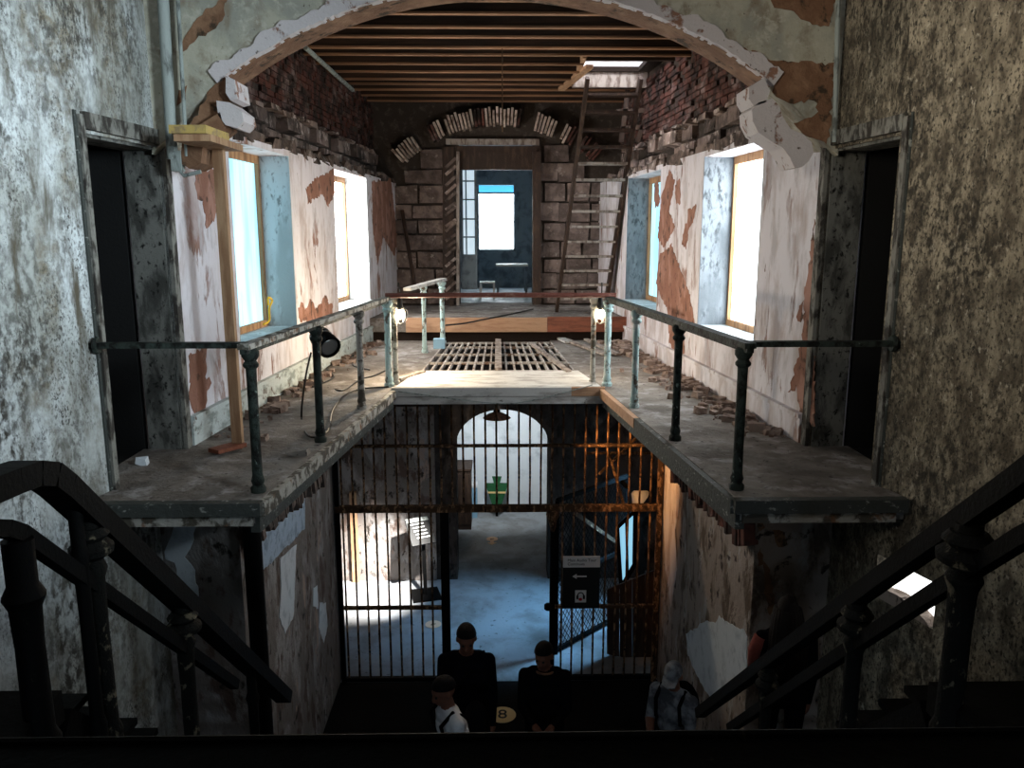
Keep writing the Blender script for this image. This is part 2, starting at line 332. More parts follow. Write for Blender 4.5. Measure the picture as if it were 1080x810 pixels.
# ================================================================== SETTING
LF = -3.65                       # lower floor level
HF = {s: Frame((s * 2.42, 6.08), (s * 1.80, 14.5), (s, 0)) for s in (-1, 1)}      # hall walls
UF = {s: Frame((s * 2.80, 6.30), (s * 2.20, 14.5), (s, 0)) for s in (-1, 1)}      # upper masonry, set back
NF = {s: Frame((s * 2.42, 6.08), (s * 2.52, 4.95), (s, 0)) for s in (-1, 1)}      # bay with the cell door
RF = {s: Frame((s * 2.52, 4.95), (s * 3.75, .9), (s, 0)) for s in (-1, 1)}        # rotunda wall
side = {-1: 'left', 1: 'right'}

# floors
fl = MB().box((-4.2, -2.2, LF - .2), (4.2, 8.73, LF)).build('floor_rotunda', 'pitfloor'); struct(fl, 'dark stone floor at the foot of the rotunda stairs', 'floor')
fl = MB().box((-3.2, 8.735, LF - .2), (3.2, 16.2, LF)).build('floor_lower', 'lfloor'); struct(fl, 'grey concrete floor behind the barred screen, lit blue', 'floor')
gal = MB()
T = -.14
for s in (-1, 1):
    gal.prism([(s * 2.56, 4.75, T), (s * 1.5, 4.75, T), (s * 1.13, 8.37, T), (s * 2.4, 8.37, T), (s * 2.6, 6.0, T), (s * 2.74, 6.0, T), (s * 2.74, 5.0, T), (s * 2.56, 5.0, T)], (0, 0, -T))
    gal.prism([(s * 2.4, 8.37, T), (s * 1.13, 8.37, T), (s * .93, 9.43, T), (s * .80, 12.25, T), (s * 2.1, 12.25, T)], (0, 0, -T))
gal.prism([(-1.13, 8.37, T), (1.13, 8.37, T), (.93, 9.43, T), (-.93, 9.43, T)], (0, 0, -T))
gal = gal.build('floor_gallery', 'dust'); struct(gal, 'dusty concrete gallery floor running round the open well', 'floor')
MB().prism([(-1.1, 8.36, .0), (1.1, 8.36, .0), (.95, 9.36, .0), (-.95, 9.36, .0)], (0, 0, .025)).build('plank', 'whiteboard', gal, label='white painted plank across the end of the well')
MB().box((-1.14, 8.33, -.075), (.78, 8.365, .02)).build('fascia_board', 'whiteboard', gal)
MB().box((.78, 8.33, -.075), (1.14, 8.365, .02)).build('fascia_board', 'tan', gal, label='bare tan end of the fascia board')
MB().box((-1.14, 8.335, -.16), (1.14, 8.368, -.08)).build('fascia_board', 'whiteboard', gal)
for s in (-1, 1):
    d = V((s * 1.13, 8.37, 0)) - V((s * 1.5, 4.75, 0)); a = V((s * 1.5, 4.75, -.05)); n = V((-s, 0, 0)) * .02
    MB().bar(a + n, a + d + n, .05, .09).build('edge_strip', 'edge' if s < 0 else 'edgedark', gal)
    if s > 0: MB().bar(a + d * .62 + n * 1.3, a + d + n * 1.3, .05, .094).build('edge_strip', 'tan', gal, label='tan far length of the right edge strip')
    MB().bar(a + n * -1 + V((0, 0, -.1)), a + d - n + V((0, 0, -.1)), .06, .1).build('edge_strip', 'edgedark', gal)
    MB().bar((s * 2.56, 4.73, -.035), (s * 1.47, 4.73, -.035), .07, .085).build('edge_strip', 'edgedark', gal)
    MB().bar((s * 2.5, 4.76, -.115), (s * 1.53, 4.76, -.115), .07, .07).build('edge_strip', 'edge', gal)

# platform at the far end
pf = MB().box((-2.2, 12.22, .14), (2.2, 14.95, .35)).build('floor_platform', 'dust'); struct(pf, 'raised dusty platform in front of the far doorway', 'floor')
x0, x1 = atY(428, 340, 12.18).x, atY(577, 340, 12.18).x; x2 = atY(690, 340, 12.18).x
MB().box((x0, 12.17, .14), (x1, 12.22, .36)).build('riser_board', 'tan', pf); MB().box((x1 + .005, 12.17, .14), (x2, 12.22, .37)).build('riser_board', 'redboard', pf, label='red brown riser board')

# hall walls with two windows each
WIN = [(7.2, 8.81), (10.5, 12.3)]
wn = 0
for s in (-1, 1):
    fr = HF[s]; holes = [(fr.uY(a), fr.uY(b), .62, 2.44) for a, b in WIN]
    hw = wall_mb(fr, 0, fr.len, -.14, 2.5, .42, holes).build('wall_hall_' + side[s], 'hall')
    struct(hw, f'peeling white plaster hall wall with two windows, {"left" if s < 0 else "right"} of the well', 'wall')
    # ragged top of the plaster
    mb = MB()
    u = fr.uY(6.4)
    while u < fr.len - .3:
        l = random.uniform(.12, .4); mb.rough(fr.p(u + l / 2, .06 + random.uniform(0, .05), 2.5 + random.uniform(.0, .05)), (l, .16, random.uniform(.05, .14)), .03, fr.m.to_3x3()); u += l
    mb.build('plaster_edge', 'block', hw)['kind'] = 'stuff'
    bs = MB()
    for a, b in ((0.02, fr.len - .5),): bs.box((a, -.035, 0), (b, .0, .2), fr.m); bs.box((a, -.05, .2), (b, .0, .235), fr.m)
    bs = bs.build('baseboard_' + side[s], 'basepale' if s < 0 else 'hall'); struct(bs, f'low {"pale green" if s < 0 else "crumbling white"} baseboard along the {side[s]} hall wall', 'baseboard')
    for i, (a, b) in enumerate(WIN):
        wn += 1; u0, u1 = fr.uY(a), fr.uY(b); z0, z1 = .62, 2.44
        wd = thing(f'window_{wn}', fr.p((u0 + u1) / 2, .36, z0), ['near window in the left wall, cyan plastic sheeting in raw wood frame', 'far window in the left wall, glowing warm white', 'near window in the right wall, dazzling white sheeting', 'far window in the right wall beside the wooden ladder stair'][wn - 1], 'window', None, 'structure')
        for q in (MB().box((u0, .32, z0), (u0 + .07, .40, z1), fr.m), MB().box((u1 - .06, .32, z0), (u1, .40, z1), fr.m), MB().box((u0 + .07, .32, z1 - .08), (u1 - .06, .40, z1), fr.m), MB().box((u0 + .07, .32, z0), (u1 - .06, .40, z0 + .08), fr.m)):
            q.build('window_frame', 'frame', wd)
        MB().box((u0 + .03, .36, z0 + .03), (u1 - .03, .372, z1 - .03), fr.m).build('window_pane', ['glass_cyan', 'glass_warm', 'glass_white', 'glass_cyan'][wn - 1], wd)
        MB().box((u0 + .001, -.04, z0 - .05), (u1 - .001, .34, z0 + .012), fr.m).build('window_sill', 'reveal', wd)
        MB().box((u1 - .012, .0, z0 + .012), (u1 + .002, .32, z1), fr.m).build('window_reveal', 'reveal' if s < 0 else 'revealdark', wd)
        MB().box((u0 - .002, .0, z0 + .012), (u0 + .012, .32, z1), fr.m).build('window_reveal', 'reveal', wd)
    # bared salmon areas
    P = fr.p(0, 0, 0); n = fr.n
    if s < 0:
        pl = [[(200, 372), (219, 366), (216, 396), (222, 402), (215, 432), (206, 440), (200, 420)], [(205, 182), (232, 178), (238, 200), (228, 207), (226, 232), (218, 240), (213, 212), (207, 205)], [(330, 190), (352, 178), (353, 205), (346, 217), (340, 205), (325, 214), (322, 200)], [(314, 324), (319, 318), (322, 328), (328, 314), (332, 326), (338, 320), (344, 310), (347, 322), (351, 318), (350, 332), (334, 340), (315, 338)], [(392, 192), (412, 188), (419, 250), (416, 270), (404, 250), (398, 280), (393, 240)]]
    else:
        pl = [[(698, 205), (706, 180), (712, 190), (706, 222), (712, 240), (700, 262), (694, 250)], [(696, 268), (708, 258), (718, 285), (728, 312), (733, 340), (716, 345), (702, 322), (692, 300)], [(704, 322), (722, 330), (722, 372), (716, 378), (706, 362)], [(859, 232), (856, 262), (850, 300), (846, 360), (838, 392), (832, 415), (841, 408), (844, 440), (859, 448)], [(842, 322), (848, 318), (846, 338), (841, 340)], [(690, 196), (694, 190), (696, 214), (691, 220)], [(712, 196), (717, 190), (718, 214), (713, 216)], [(722, 238), (727, 236), (724, 262), (719, 258)], [(726, 222), (735, 215), (731, 236), (724, 240)]]
    for q in pl: patch(hw, q, P, n, 'hallbare', 'bare_patch', .004, .022, .035)

# upper masonry: stone blocks below, brick above
for s in (-1, 1):
    fr = UF[s]
    uw = wall_mb(fr, 0, fr.len, 2.45, 4.05, .3).build('wall_upper_' + side[s], 'mortar'); struct(uw, f'sooty upper wall of bared brick and stone, {side[s]} side', 'wall')
    R3 = fr.m.to_3x3()
    u = fr.uY(7.6); k = 0
    for z, h in ((2.5, .27), (2.78, .2)):
        u = fr.uY(7.4) + random.uniform(0, .2)
        while u < fr.len - .35:
            l = random.uniform(.28, .62); dep = random.choice((.06, .1, .14, .02))
            if random.random() > .1: MB().rough(fr.p(u + l / 2, -dep / 2, z + h / 2), (l - .03, dep + .04, h - .03), .014, R3).build('stone_block', 'block', uw)
            u += l
    z = 3.0; mb = MB(); c = 0; nmb = []
    while z < 3.95:
        u = fr.uY(7.2) + (c % 2) * .11
        while u < fr.len - .1:
            dep = random.uniform(.012, .035)
            if random.random() > .06: mb.rough(fr.p(u + .1, -dep / 2, z + .032), (.2, dep + .03, .06), .005, R3)
            u += .215
        z += .074; c += 1
    b = mb.build('brickwork', 'brick', uw); b['kind'] = 'stuff'
    # broken toothing where the vault sprang
    mb = MB()
    u = fr.uY(7.4)
    while u < fr.len - .4:
        l = random.uniform(.1, .3); mb.rough(fr.p(u, -.05 - random.uniform(0, .06), 2.98 + random.uniform(-.03, .03)), (l, .14, random.uniform(.03, .07)), .02, R3); u += l + random.uniform(0, .25)
    mb.build('broken_corbelling', 'block', uw)['kind'] = 'stuff'

# rear wall with doorway, stones, ragged brick arch
YR = 14.5
dx0, dx1 = atY(484, 250, YR).x, atY(562, 250, YR).x
rw = MB()
for lo, hi in (((-2.6, YR, -.2), (dx0, YR + .4, 4.05)), ((dx1, YR, -.2), (2.6, YR + .4, 4.05)), ((dx0, YR, 3.2), (dx1, YR + .4, 4.05)), ((dx0, YR, -.2), (dx1, YR + .4, .14))): rw.box(lo, hi)
rw = rw.build('wall_rear', 'mortar'); struct(rw, 'far stone wall with a ragged brick arch over its doorway', 'wall')
ACX, ACZ, AR = .03, .93, 2.62
for xa, xb in ((-1.86, dx0 - .25), (dx1 + .18, 2.2)):
    z = .37; c = 0
    while z < 3.1:
        h = random.choice((.26, .3, .34)); x = xa + (c % 2) * -.2
        while x < xb - .06:
            l = min(random.uniform(.36, .62), xb - x)
            if xb - x - l < .12: l = xb - x
            xc = x + l / 2
            if math.hypot(xc - ACX, z + h - ACZ) < AR - .08:
                MB().rough((max(xc, xa + .05), YR - .03, z + h / 2), (l - .035, .1 + random.uniform(0, .05), h - .035), .016).build('stone_block', 'rubblestone', rw)
            x += l
        z += h; c += 1
brk = MB().rough((0, 0, 0), (.044, .30, .27), .005).mesh('brick'); brk.materials.append(M['brick'])
brk2 = MB().rough((0, 0, 0), (.040, .34, .25), .006).mesh('brick'); brk2.materials.append(M['palebrick'])
a0, a1 = math.radians(49), math.radians(131)
nb = 62
for i in range(nb):
    t = a1 + (a0 - a1) * i / (nb - 1); ph = i / (nb - 1)
    gap = (.10 < ph < .17) or (.60 < ph < .66) or (.86 < ph < .9)
    if gap or random.random() < .05: continue
    r = AR + .04 + random.uniform(-.03, .03); pos = V((ACX + r * math.cos(t), YR - .16 + random.uniform(-.03, .03), ACZ + r * math.sin(t)))
    pale = ph < .1 or (.2 < ph < .38) or (.44 < ph < .58) or (.67 < ph < .82)
    inst('brick', brk2 if pale else brk, rw, Matrix.Translation(pos) @ Matrix.Rotation(PI / 2 - t, 4, 'Y') @ Matrix.Rotation(random.uniform(-.06, .06), 4, 'X'))

# back of the arch's lunette: dark timbers over the door
MB().box((dx0 - .12, YR - .14, 2.72), (dx1 + .12, YR - .0, 3.12)).build('lintel_timber', 'darkwood', rw)
MB().box((dx0 - .2, YR - .12, 3.14), (dx1 + .1, YR - .01, 3.24)).build('lintel_timber', 'greywood', rw)

# hall ceiling: joists and boards with a hatch
hx0, hx1, hy0, hy1 = 1.2, 2.15, 10.95, 12.75
ce = MB()
for lo, hi in (((-3.2, 6.2, 4.05), (hx0, 14.9, 4.12)), ((hx1, 6.2, 4.05), (3.2, 14.9, 4.12)), ((hx0, 6.2, 4.05), (hx1, hy0, 4.12)), ((hx0, hy1, 4.05), (hx1, 14.9, 4.12))): ce.box(lo, hi)
ce = ce.build('ceiling_hall', 'deck'); struct(ce, 'open timber ceiling with a hatch above the ladder stair', 'ceiling')
y = 6.7
while y < 14.4:
    xr = 2.78 - (y - 6.3) * .073
    jy = y + random.uniform(-.03, .03); z0 = 3.85 + random.uniform(-.012, .012)
    r = hx0 - .05 if hy0 - .05 < jy < hy1 + .05 else xr
    MB().box((-xr, jy - .03, z0), (r, jy + .03, 4.05)).build('joist', 'joist', ce); MB().box((-xr, jy - .04, z0 - .022), (r, jy + .035, z0)).build('joist_lit_edge', 'joist_lit_edge', ce); y += .5  # pale strip added as the lit bottom edge of each darkened joist
for yy in (10.86, 12.8): MB().box((hx0 - .05, yy, 3.83), (2.3, yy + .08, 4.05)).build('hatch_trimmer', 'joist' if yy < 11 else 'greywood', ce)
MB().box((hx0 - .1, 10.86, 3.85), (hx0 - .04, 12.88, 4.05)).build('hatch_trimmer', 'newwood', ce)
MB().bar(atZ(592, 94, 3.84), atZ(622, 70, 3.84), .1, .05).build('loose_batten', 'newwood', ce)
hb = MB()
for lo, hi in (((hx0 - .1, hy0 - .2, 4.12), (hx0, hy1 + .2, 5.1)), ((hx1, hy0 - .2, 4.12), (hx1 + .1, hy1 + .2, 5.1)), ((hx0 - .1, hy1, 4.12), (hx1 + .1, hy1 + .1, 5.1)), ((hx0 - .1, hy0 - .1, 4.12), (hx1 + .1, hy0, 5.1)), ((hx0 - .1, hy0 - .2, 5.1), (hx1 + .1, hy1 + .2, 5.15))): hb.box(lo, hi)
hb = hb.build('wall_hatch', 'hall'); struct(hb, 'pale lit shaft above the ceiling hatch', 'wall')
# a long pipe under the joists on the left
MB().tube([atZ(322, 50, 3.8), atZ(372, 95, 3.8)], .03, 8).build('conduit_pipe', 'conduit'); tag(bpy.data.objects['conduit_pipe'], 'grey pipe along the left edge of the timber ceiling', 'pipe')
# thin chain hanging from the ceiling
ch = MB()
for k in range(34): ch.ball((.06, 10.2, 3.86 - k * .03), (.009, .009, .017), 6, 4)
ch = ch.build('hanging_chain', 'rust'); tag(ch, 'thin rusty chain hanging from the middle of the timber ceiling', 'chain')

# big segmental arch between rotunda and hall
AY0, AY1, R, XS = 5.92, 6.28, 3.33, 1.97
def bottom(x):
    ax = abs(x)
    if ax <= XS: return math.sqrt(R * R - ax * ax)
    return 2.68 - (ax - XS) * 1.0
xs = [-2.46 + i * 4.92 / 90 for i in range(91)]; aw = MB()
vs = []; fs = []
for x in xs:
    zb = bottom(x)
    vs += [V((x, AY0, zb)), V((x, AY0, 6.1)), V((x, AY1, zb)), V((x, AY1, 6.1))]
for i in range(90):
    a, b = i * 4, i * 4 + 4
    fs += [(a, b, b + 1, a + 1), (a + 2, a + 3, b + 3, b + 2), (a, a + 2, b + 2, b)]
aw.add(vs, fs); aw = aw.build('wall_arch', 'spandrel'); struct(aw, 'cream plastered wall with a wide flat arch opening to the hall', 'wall')
# soffit lining of bare brown plaster, and chipped lilac white edge band in lengths
n = 40; t0, t1 = math.acos(XS / R), PI - math.acos(XS / R); rn = [random.uniform(-.03, .02) for _ in range(n + 1)]
so = MB(); vs = []; fs = []
for i in range(n + 1):
    t = t0 + (t1 - t0) * i / n
    vs += [V((math.cos(t) * (R - .012), y, math.sin(t) * (R - .012))) for y in (AY0 + .02, AY1 + .01)]
for i in range(n): fs.append((2 * i, 2 * i + 2, 2 * i + 3, 2 * i + 1))
so.add(vs, fs).build('arch_soffit', 'brown', aw, label='bare brown underside of the arch')
ph = 0
for g in range(8):
    i0, i1 = g * 5, g * 5 + 5; vs = []; fs = []
    for k in range(i0 * 4, i1 * 4 + 1):
        i = k / 4; t = t0 + (t1 - t0) * i / n; ro = R + .075 + .018 * math.sin(i * 1.3) + .012 * math.sin(i * 3.7 + 1) + random.uniform(-.006, .006); ri = R - .016 + random.uniform(-.004, .008)
        c, sn = math.cos(t), math.sin(t)
        vs += [V((c * ri, AY0 - .022, sn * ri)), V((c * ro, AY0 - .022, sn * ro)), V((c * ro, AY0 + .01, sn * ro)), V((c * ri, AY0 + .06, sn * ri))]
    m = len(vs) // 4
    for k in range(m - 1):
        for q in range(4): fs.append((k * 4 + q, k * 4 + (q + 1) % 4, k * 4 + 4 + (q + 1) % 4, k * 4 + 4 + q))
    fs += [(0, 1, 2, 3), tuple((m - 1) * 4 + q for q in range(4))]
    MB().add(vs, fs).build('arch_moulding', 'archtrim', aw)
AP = (0, AY0, 0); AN = (0, -1, 0)
for q in ([(190, 47), (203, 25), (216, 12), (240, -4), (235, 20), (226, 32), (206, 42), (193, 54)], [(192, 140), (208, 122), (222, 95), (238, 82), (246, 98), (238, 122), (222, 132), (210, 146), (196, 152)], [(188, 96), (196, 92), (198, 104), (188, 110)],
          [(808, 62), (846, 66), (880, 68), (877, 105), (873, 152), (856, 146), (838, 132), (864, 118), (858, 106), (830, 110), (816, 98)], [(812, -4), (882, -4), (874, 28), (848, 22), (838, 12), (818, 10)], [(760, 42), (798, 56), (806, 70), (796, 76), (772, 56)], [(884, 70), (886, 66), (880, 64)]):
    patch(aw, q, AP, AN, 'brown', 'bare_patch', .006, .014, .03)
# corbels
def corbel(pix, name, label, mat='archtrim', y0=5.85, y1=6.15):
    pts = [atY(x, y, y0) for x, y in pix]; o = MB().prism(pts, (0, y1 - y0, 0)).build(name, mat, aw, label=label); return o
corbel([(793, 116), (800, 108), (815, 104), (822, 112), (826, 124), (834, 136), (848, 142), (856, 150), (858, 161), (853, 170), (846, 176), (838, 177), (833, 166), (826, 156), (812, 148), (800, 140), (794, 128)], 'corbel', 'white scroll shaped plaster bracket under the arch')
corbel([(790, 92), (806, 82), (812, 96), (808, 108), (795, 112), (790, 104)], 'corbel_block', 'chipped white block above the scroll bracket')
corbel([(238, 80), (247, 84), (250, 104), (243, 106), (238, 98)], 'corbel_block', 'broken white block at the left end of the arch')
corbel([(228, 106), (242, 108), (255, 118), (257, 128), (250, 135), (238, 132), (230, 122)], 'corbel', 'broken stump of the left bracket')
corbel([(192, 150), (210, 132), (232, 118), (236, 134), (214, 152), (212, 172), (200, 178), (190, 172)], 'corbel_core', None, 'brown')

# bays with the two cell doors
dn = 0
for s in (-1, 1):
    fr = NF[s]; u0, u1 = fr.uY(6.0), fr.uY(5.05); zt = 2.24
    bw = wall_mb(fr, 0, fr.len, LF, 6.1, .26, [(u0, u1, -.02, zt)]).build('wall_bay_' + side[s], 'mold_l' if s < 0 else 'mold_r'); struct(bw, f'{side[s]} rotunda bay wall round the dark cell doorway', 'wall')
    dn += 1; dr = thing(f'door_{dn}', fr.p((u0 + u1) / 2, .2, 0), f'dark open cell doorway with chipped casing, {side[s]} of the well', 'doorway', None, 'structure')
    MB().box((u0 - .002, .02, 0), (u0 + .02, .27, zt), fr.m).build('door_jamb', 'jamb', dr); MB().box((u1 - .02, .02, 0), (u1 + .002, .27, zt), fr.m).build('door_jamb', 'jamb', dr)
    MB().box((u0, .02, zt - .02), (u1, .27, zt + .002), fr.m).build('door_head', 'jamb', dr)
    for q in (MB().box((u0 - .075, -.03, 0), (u0, .02, zt + .02), fr.m), MB().box((u1, -.03, 0), (u1 + .05, .02, zt + .1), fr.m), MB().box((u0 - .075, -.035, zt + .02), (u1, .02, zt + .12), fr.m)): q.build('door_casing', 'jambtrim', dr)
    MB().box((u1 + .05, -.012, 0), (u1 + .075, .02, zt + .12), fr.m).build('door_casing', 'edgedark', dr)
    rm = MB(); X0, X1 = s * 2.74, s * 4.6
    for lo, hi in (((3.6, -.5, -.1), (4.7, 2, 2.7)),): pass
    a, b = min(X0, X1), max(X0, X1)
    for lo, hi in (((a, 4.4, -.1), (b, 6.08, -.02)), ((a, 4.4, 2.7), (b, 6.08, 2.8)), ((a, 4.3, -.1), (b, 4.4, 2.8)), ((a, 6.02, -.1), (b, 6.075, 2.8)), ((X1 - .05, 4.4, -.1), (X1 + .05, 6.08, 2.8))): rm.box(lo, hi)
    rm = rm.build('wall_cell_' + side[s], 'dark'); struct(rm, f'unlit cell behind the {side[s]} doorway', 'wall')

# rotunda walls (the right one with an added glowing light patch seen between the stair rails)
lw = None
for s in (-1, 1):
    fr = RF[s]; holes = []
    if s > 0:
        def uz(x, y): q = fr.px(x, y) - fr.a; return q.dot(fr.d), q.z
        ua, za = uz(992, 584); ub, zb = uz(905, 650); lo_u, hi_u = min(ua, ub), max(ua, ub)
        zlo, zhi = uz(960, 650)[1], uz(945, 594)[1]; lw = (fr, lo_u, hi_u, zlo, zhi); holes = [(lo_u, hi_u, zlo, zhi)]
    o = wall_mb(fr, 0, fr.len, LF, 6.1, .4, holes).build('wall_' + side[s], 'mold_l' if s < 0 else 'mold_r'); struct(o, f'{"pale grey" if s < 0 else "brown and tan"} rotunda wall covered in black mould, {side[s]} side', 'wall')
    o = MB().box((-.2 if s > 0 else -.0, 0, 0), (.1, .1, .1))
fr, a, b, zl, zh = lw
wd = thing('window_5', fr.p((a + b) / 2, .2, zl), 'glowing pane added as a patch of light between the right stair rails', 'window', None, 'structure')
MB().box((a, .09, zl), (b, .10, zh), fr.m).build('window_pane', 'glow_patch', wd)  # added pane whose glow imitates a light patch on the rotunda wall
MB().box((a, .05, zl), (a + .03, .11, zh), fr.m).build('window_frame', 'darkwood', wd)
pts = [fr.p(a + (b - a) * (.0 + .12 * i), .0, zl + .0) for i in (0, 8)] + [fr.p(a + (b - a) * t, .0, zl + (zh - zl) * .30 * math.sin(PI * (1 - t))) for t in (.9, .8, .7, .6, .5, .4, .3, .2, .1)]
MB().prism(pts, fr.n * .085).build('shade_arc', 'lowerpink', wd)  # arched piece shaped as the shade along the foot of the light patch
bk = MB().box((-4.2, -2.4, LF), (4.2, -2.2, 6.1))
for s in (-1, 1): bk.box((min(s * 3.7, s * 4.1), -2.3, LF), (max(s * 3.7, s * 4.1), .95, 6.1))
bk = bk.build('wall_back', 'mold_r'); struct(bk, 'rotunda wall behind the viewer', 'wall')
rc = MB().box((-4.3, -2.4, 6.1), (4.3, 6.3, 6.2)).build('ceiling_rotunda', 'spandrel'); struct(rc, 'rotunda ceiling', 'ceiling')

# lower walls under the ledges
P1 = (0, 5.55, 0)
for s in (-1, 1):
    lo, hi = sorted((s * 1.9, s * 2.62)); pw = MB().box((lo, 5.55, LF), (hi, 8.75, -.14)).build('wall_lower_' + side[s], 'lower' if s < 0 else 'lowerpink')
    struct(pw, f'flaking masonry wall under the {side[s]} ledge', 'wall')
    lo, hi = sorted((s * 1.905, s * 2.62))
    # leaning soldier bricks carrying the ledge
    ya, yb = (5.6, 8.0); k = 0; y = ya
    while y < yb:
        h = .3 + random.uniform(-.04, .04) - (.12 if random.random() < .15 else 0)
        MB().rough((s * 1.875, y, -.36 - .26 * (y - ya) / (yb - ya) - h / 2), (.13 + random.uniform(-.02, .03), .062, h), .012, Matrix.Rotation(.35 if s < 0 else -.25, 3, 'X')).build('brick', 'brick' if s > 0 else 'rubblestone', pw)
        y += .082
    W = (s * 1.9, 0, 0)
    if s < 0:
        for q, m_ in (([(267, 553), (321, 519), (321, 557), (268, 611)], 'patchblue'), ([(295, 590), (312, 574), (311, 600), (309, 650), (300, 668), (294, 650), (296, 620)], 'patch'), ([(330, 620), (334, 618), (335, 642), (330, 640)], 'patch'), ([(337, 636), (343, 636), (345, 660), (341, 678), (336, 662)], 'patch'), ([(272, 655), (280, 650), (282, 680), (274, 690)], 'patch')):
            patch(pw, q, W, (1, 0, 0), m_)
        for q, m_ in (([(176, 572), (188, 550), (210, 547), (203, 570), (196, 588), (206, 600), (212, 640), (203, 640), (188, 618), (186, 592), (174, 588)], 'patch'),): patch(pw, q, P1, (0, -1, 0), m_)
    else:
        patch(pw, [(724, 668), (735, 662), (742, 656), (756, 656), (759, 650), (770, 658), (784, 664), (788, 672), (788, 708), (752, 740), (744, 728), (732, 704), (726, 690)], W, (1, 0, 0), 'patch')
        for q in ([(702, 470), (722, 480), (726, 500), (718, 512), (716, 540), (712, 560), (714, 600), (708, 640), (702, 600), (700, 540)], ): patch(pw, q, W, (1, 0, 0), 'hall', thick=.005)
        for q in ([(798, 548), (804, 546), (806, 556), (800, 560)], [(816, 558), (828, 560), (830, 574), (820, 578)], [(800, 580), (803, 578), (804, 594), (800, 596)], [(828, 538), (834, 538), (832, 548)], [(806, 590), (812, 600), (818, 640), (812, 650), (806, 620)]): patch(pw, q, P1, (0, -1, 0), 'brown', 'bare_patch', .004, .01, .03)

# vestibule and passage behind the barred screen
VX = 2.45
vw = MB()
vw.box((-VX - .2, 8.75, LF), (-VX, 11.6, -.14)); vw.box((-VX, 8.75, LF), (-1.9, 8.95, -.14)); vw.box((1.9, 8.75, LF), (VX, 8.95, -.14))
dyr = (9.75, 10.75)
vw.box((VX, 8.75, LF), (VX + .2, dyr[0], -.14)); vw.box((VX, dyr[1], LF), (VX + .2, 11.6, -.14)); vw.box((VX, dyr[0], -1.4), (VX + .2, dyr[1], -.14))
vw = vw.build('wall_vestibule', 'shade_wall'); struct(vw, 'flaking side walls of the lower vestibule behind the bars', 'wall')
MB().box((VX + .12, dyr[0], LF), (VX + .14, dyr[1], -1.4)).build('door_3', 'glass_blue'); struct(bpy.data.objects['door_3'], 'bright blue daylit doorway at the right of the lower vestibule', 'doorway')
# cross wall with the arched opening
ax0, ax1, atop = atY(482, 560, 11.6).x, atY(578, 560, 11.6).x, atY(525, 432, 11.6).z
cx, rr = (ax0 + ax1) / 2, (ax1 - ax0) / 2; spr = atop - rr * .8
cw = MB()
cw.box((-VX, 11.6, LF), (ax0, 12.0, -.14)); cw.box((ax1, 11.6, LF), (VX, 12.0, -.14))
vs = []; fs = []
for i in range(25):
    t = PI - PI * i / 24; x = cx + rr * math.cos(t); z = spr + rr * .8 * math.sin(t)
    vs += [V((x, 11.6, z)), V((x, 11.6, -.14)), V((x, 12.0, z)), V((x, 12.0, -.14))]
for i in range(24):
    a = i * 4; b = a + 4; fs += [(a, b, b + 1, a + 1), (a + 2, a + 3, b + 3, b + 2), (a, a + 2, b + 2, b)]
cw.add(vs, fs); cw = cw.build('wall_cross', 'shade_wall'); MB().box((-VX, 11.57, LF), (ax0 - .32, 11.6, -.9)).build('lit_plaster_face', 'lower', cw); struct(cw, 'lower cross wall with an arched opening to the white passage', 'wall')  # paler slab added where this shade-darkened wall catches the light
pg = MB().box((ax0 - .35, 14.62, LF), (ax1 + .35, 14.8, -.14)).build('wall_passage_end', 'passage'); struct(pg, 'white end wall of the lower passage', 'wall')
pg = MB().box((ax0 - .5, 12.0, LF), (ax0 - .35, 14.8, -.14)).box((ax1 + .35, 12.0, LF), (ax1 + .5, 14.8, -.14)).build('wall_passage', 'shade_wall'); struct(pg, 'side walls of the lower passage', 'wall')
lc = MB()
for lo, hi in (((-2.7, 12.25, -.14), (2.7, 14.9, .13)),): lc.box(lo, hi)
lc = lc.build('ceiling_lower', 'deck'); struct(lc, 'ceiling of the lower passage', 'ceiling')

# room behind the far doorway
br = MB(); yb = 19.
wx0, wx1 = atY(503, 230, yb).x, atY(544, 230, yb).x; wz0, wz1 = atY(520, 265, yb).z, atY(520, 195, yb).z
for lo, hi in (((-1.9, 14.9, .2), (-1.7, yb, 3.6)), ((1.5, 14.9, .2), (1.7, yb, 3.6)), ((-1.9, 14.9, 3.5), (1.7, yb, 3.6)), ((-1.9, yb, .2), (wx0, yb + .3, 3.6)), ((wx1, yb, .2), (1.7, yb + .3, 3.6)), ((wx0, yb, .2), (wx1, yb + .3, wz0)), ((wx0, yb, wz1), (wx1, yb + .3, 3.6))): br.box(lo, hi)
br = br.build('wall_far_room', 'bluegrey'); struct(br, 'blue grey room seen through the far doorway', 'wall')
o = MB().box((-1.9, 14.9, .2), (1.7, yb + .1, .36)).build('floor_far_room', 'floorblue'); struct(o, 'pale dusty floor of the far room', 'floor')
wd = thing('window_6', ((wx0 + wx1) / 2, yb + .1, wz0), 'far room window glaring white under a blue sky strip', 'window', None, 'structure')
MB().box((wx0, yb + .2, wz0), (wx1, yb + .21, wz1 - .18)).build('window_pane', 'glass_far', wd); MB().box((wx0, yb + .2, wz1 - .18), (wx1, yb + .21, wz1)).build('window_pane', 'glass_sky', wd)
zm = (wz0 + wz1) / 2 - .08
for lo, hi in (((wx0, yb + .05, zm - .015), (wx1, yb + .12, zm + .015)), ((wx0, yb + .05, wz0), (wx0 + .05, yb + .12, wz1)), ((wx1 - .05, yb + .05, wz0), (wx1, yb + .12, wz1)), ((wx0, yb + .05, wz1 - .2), (wx1, yb + .12, wz1 - .16)), ((wx0, yb + .05, wz0), (wx1, yb + .12, wz0 + .05))): MB().box(lo, hi).build('window_frame', 'bluegrey', wd)

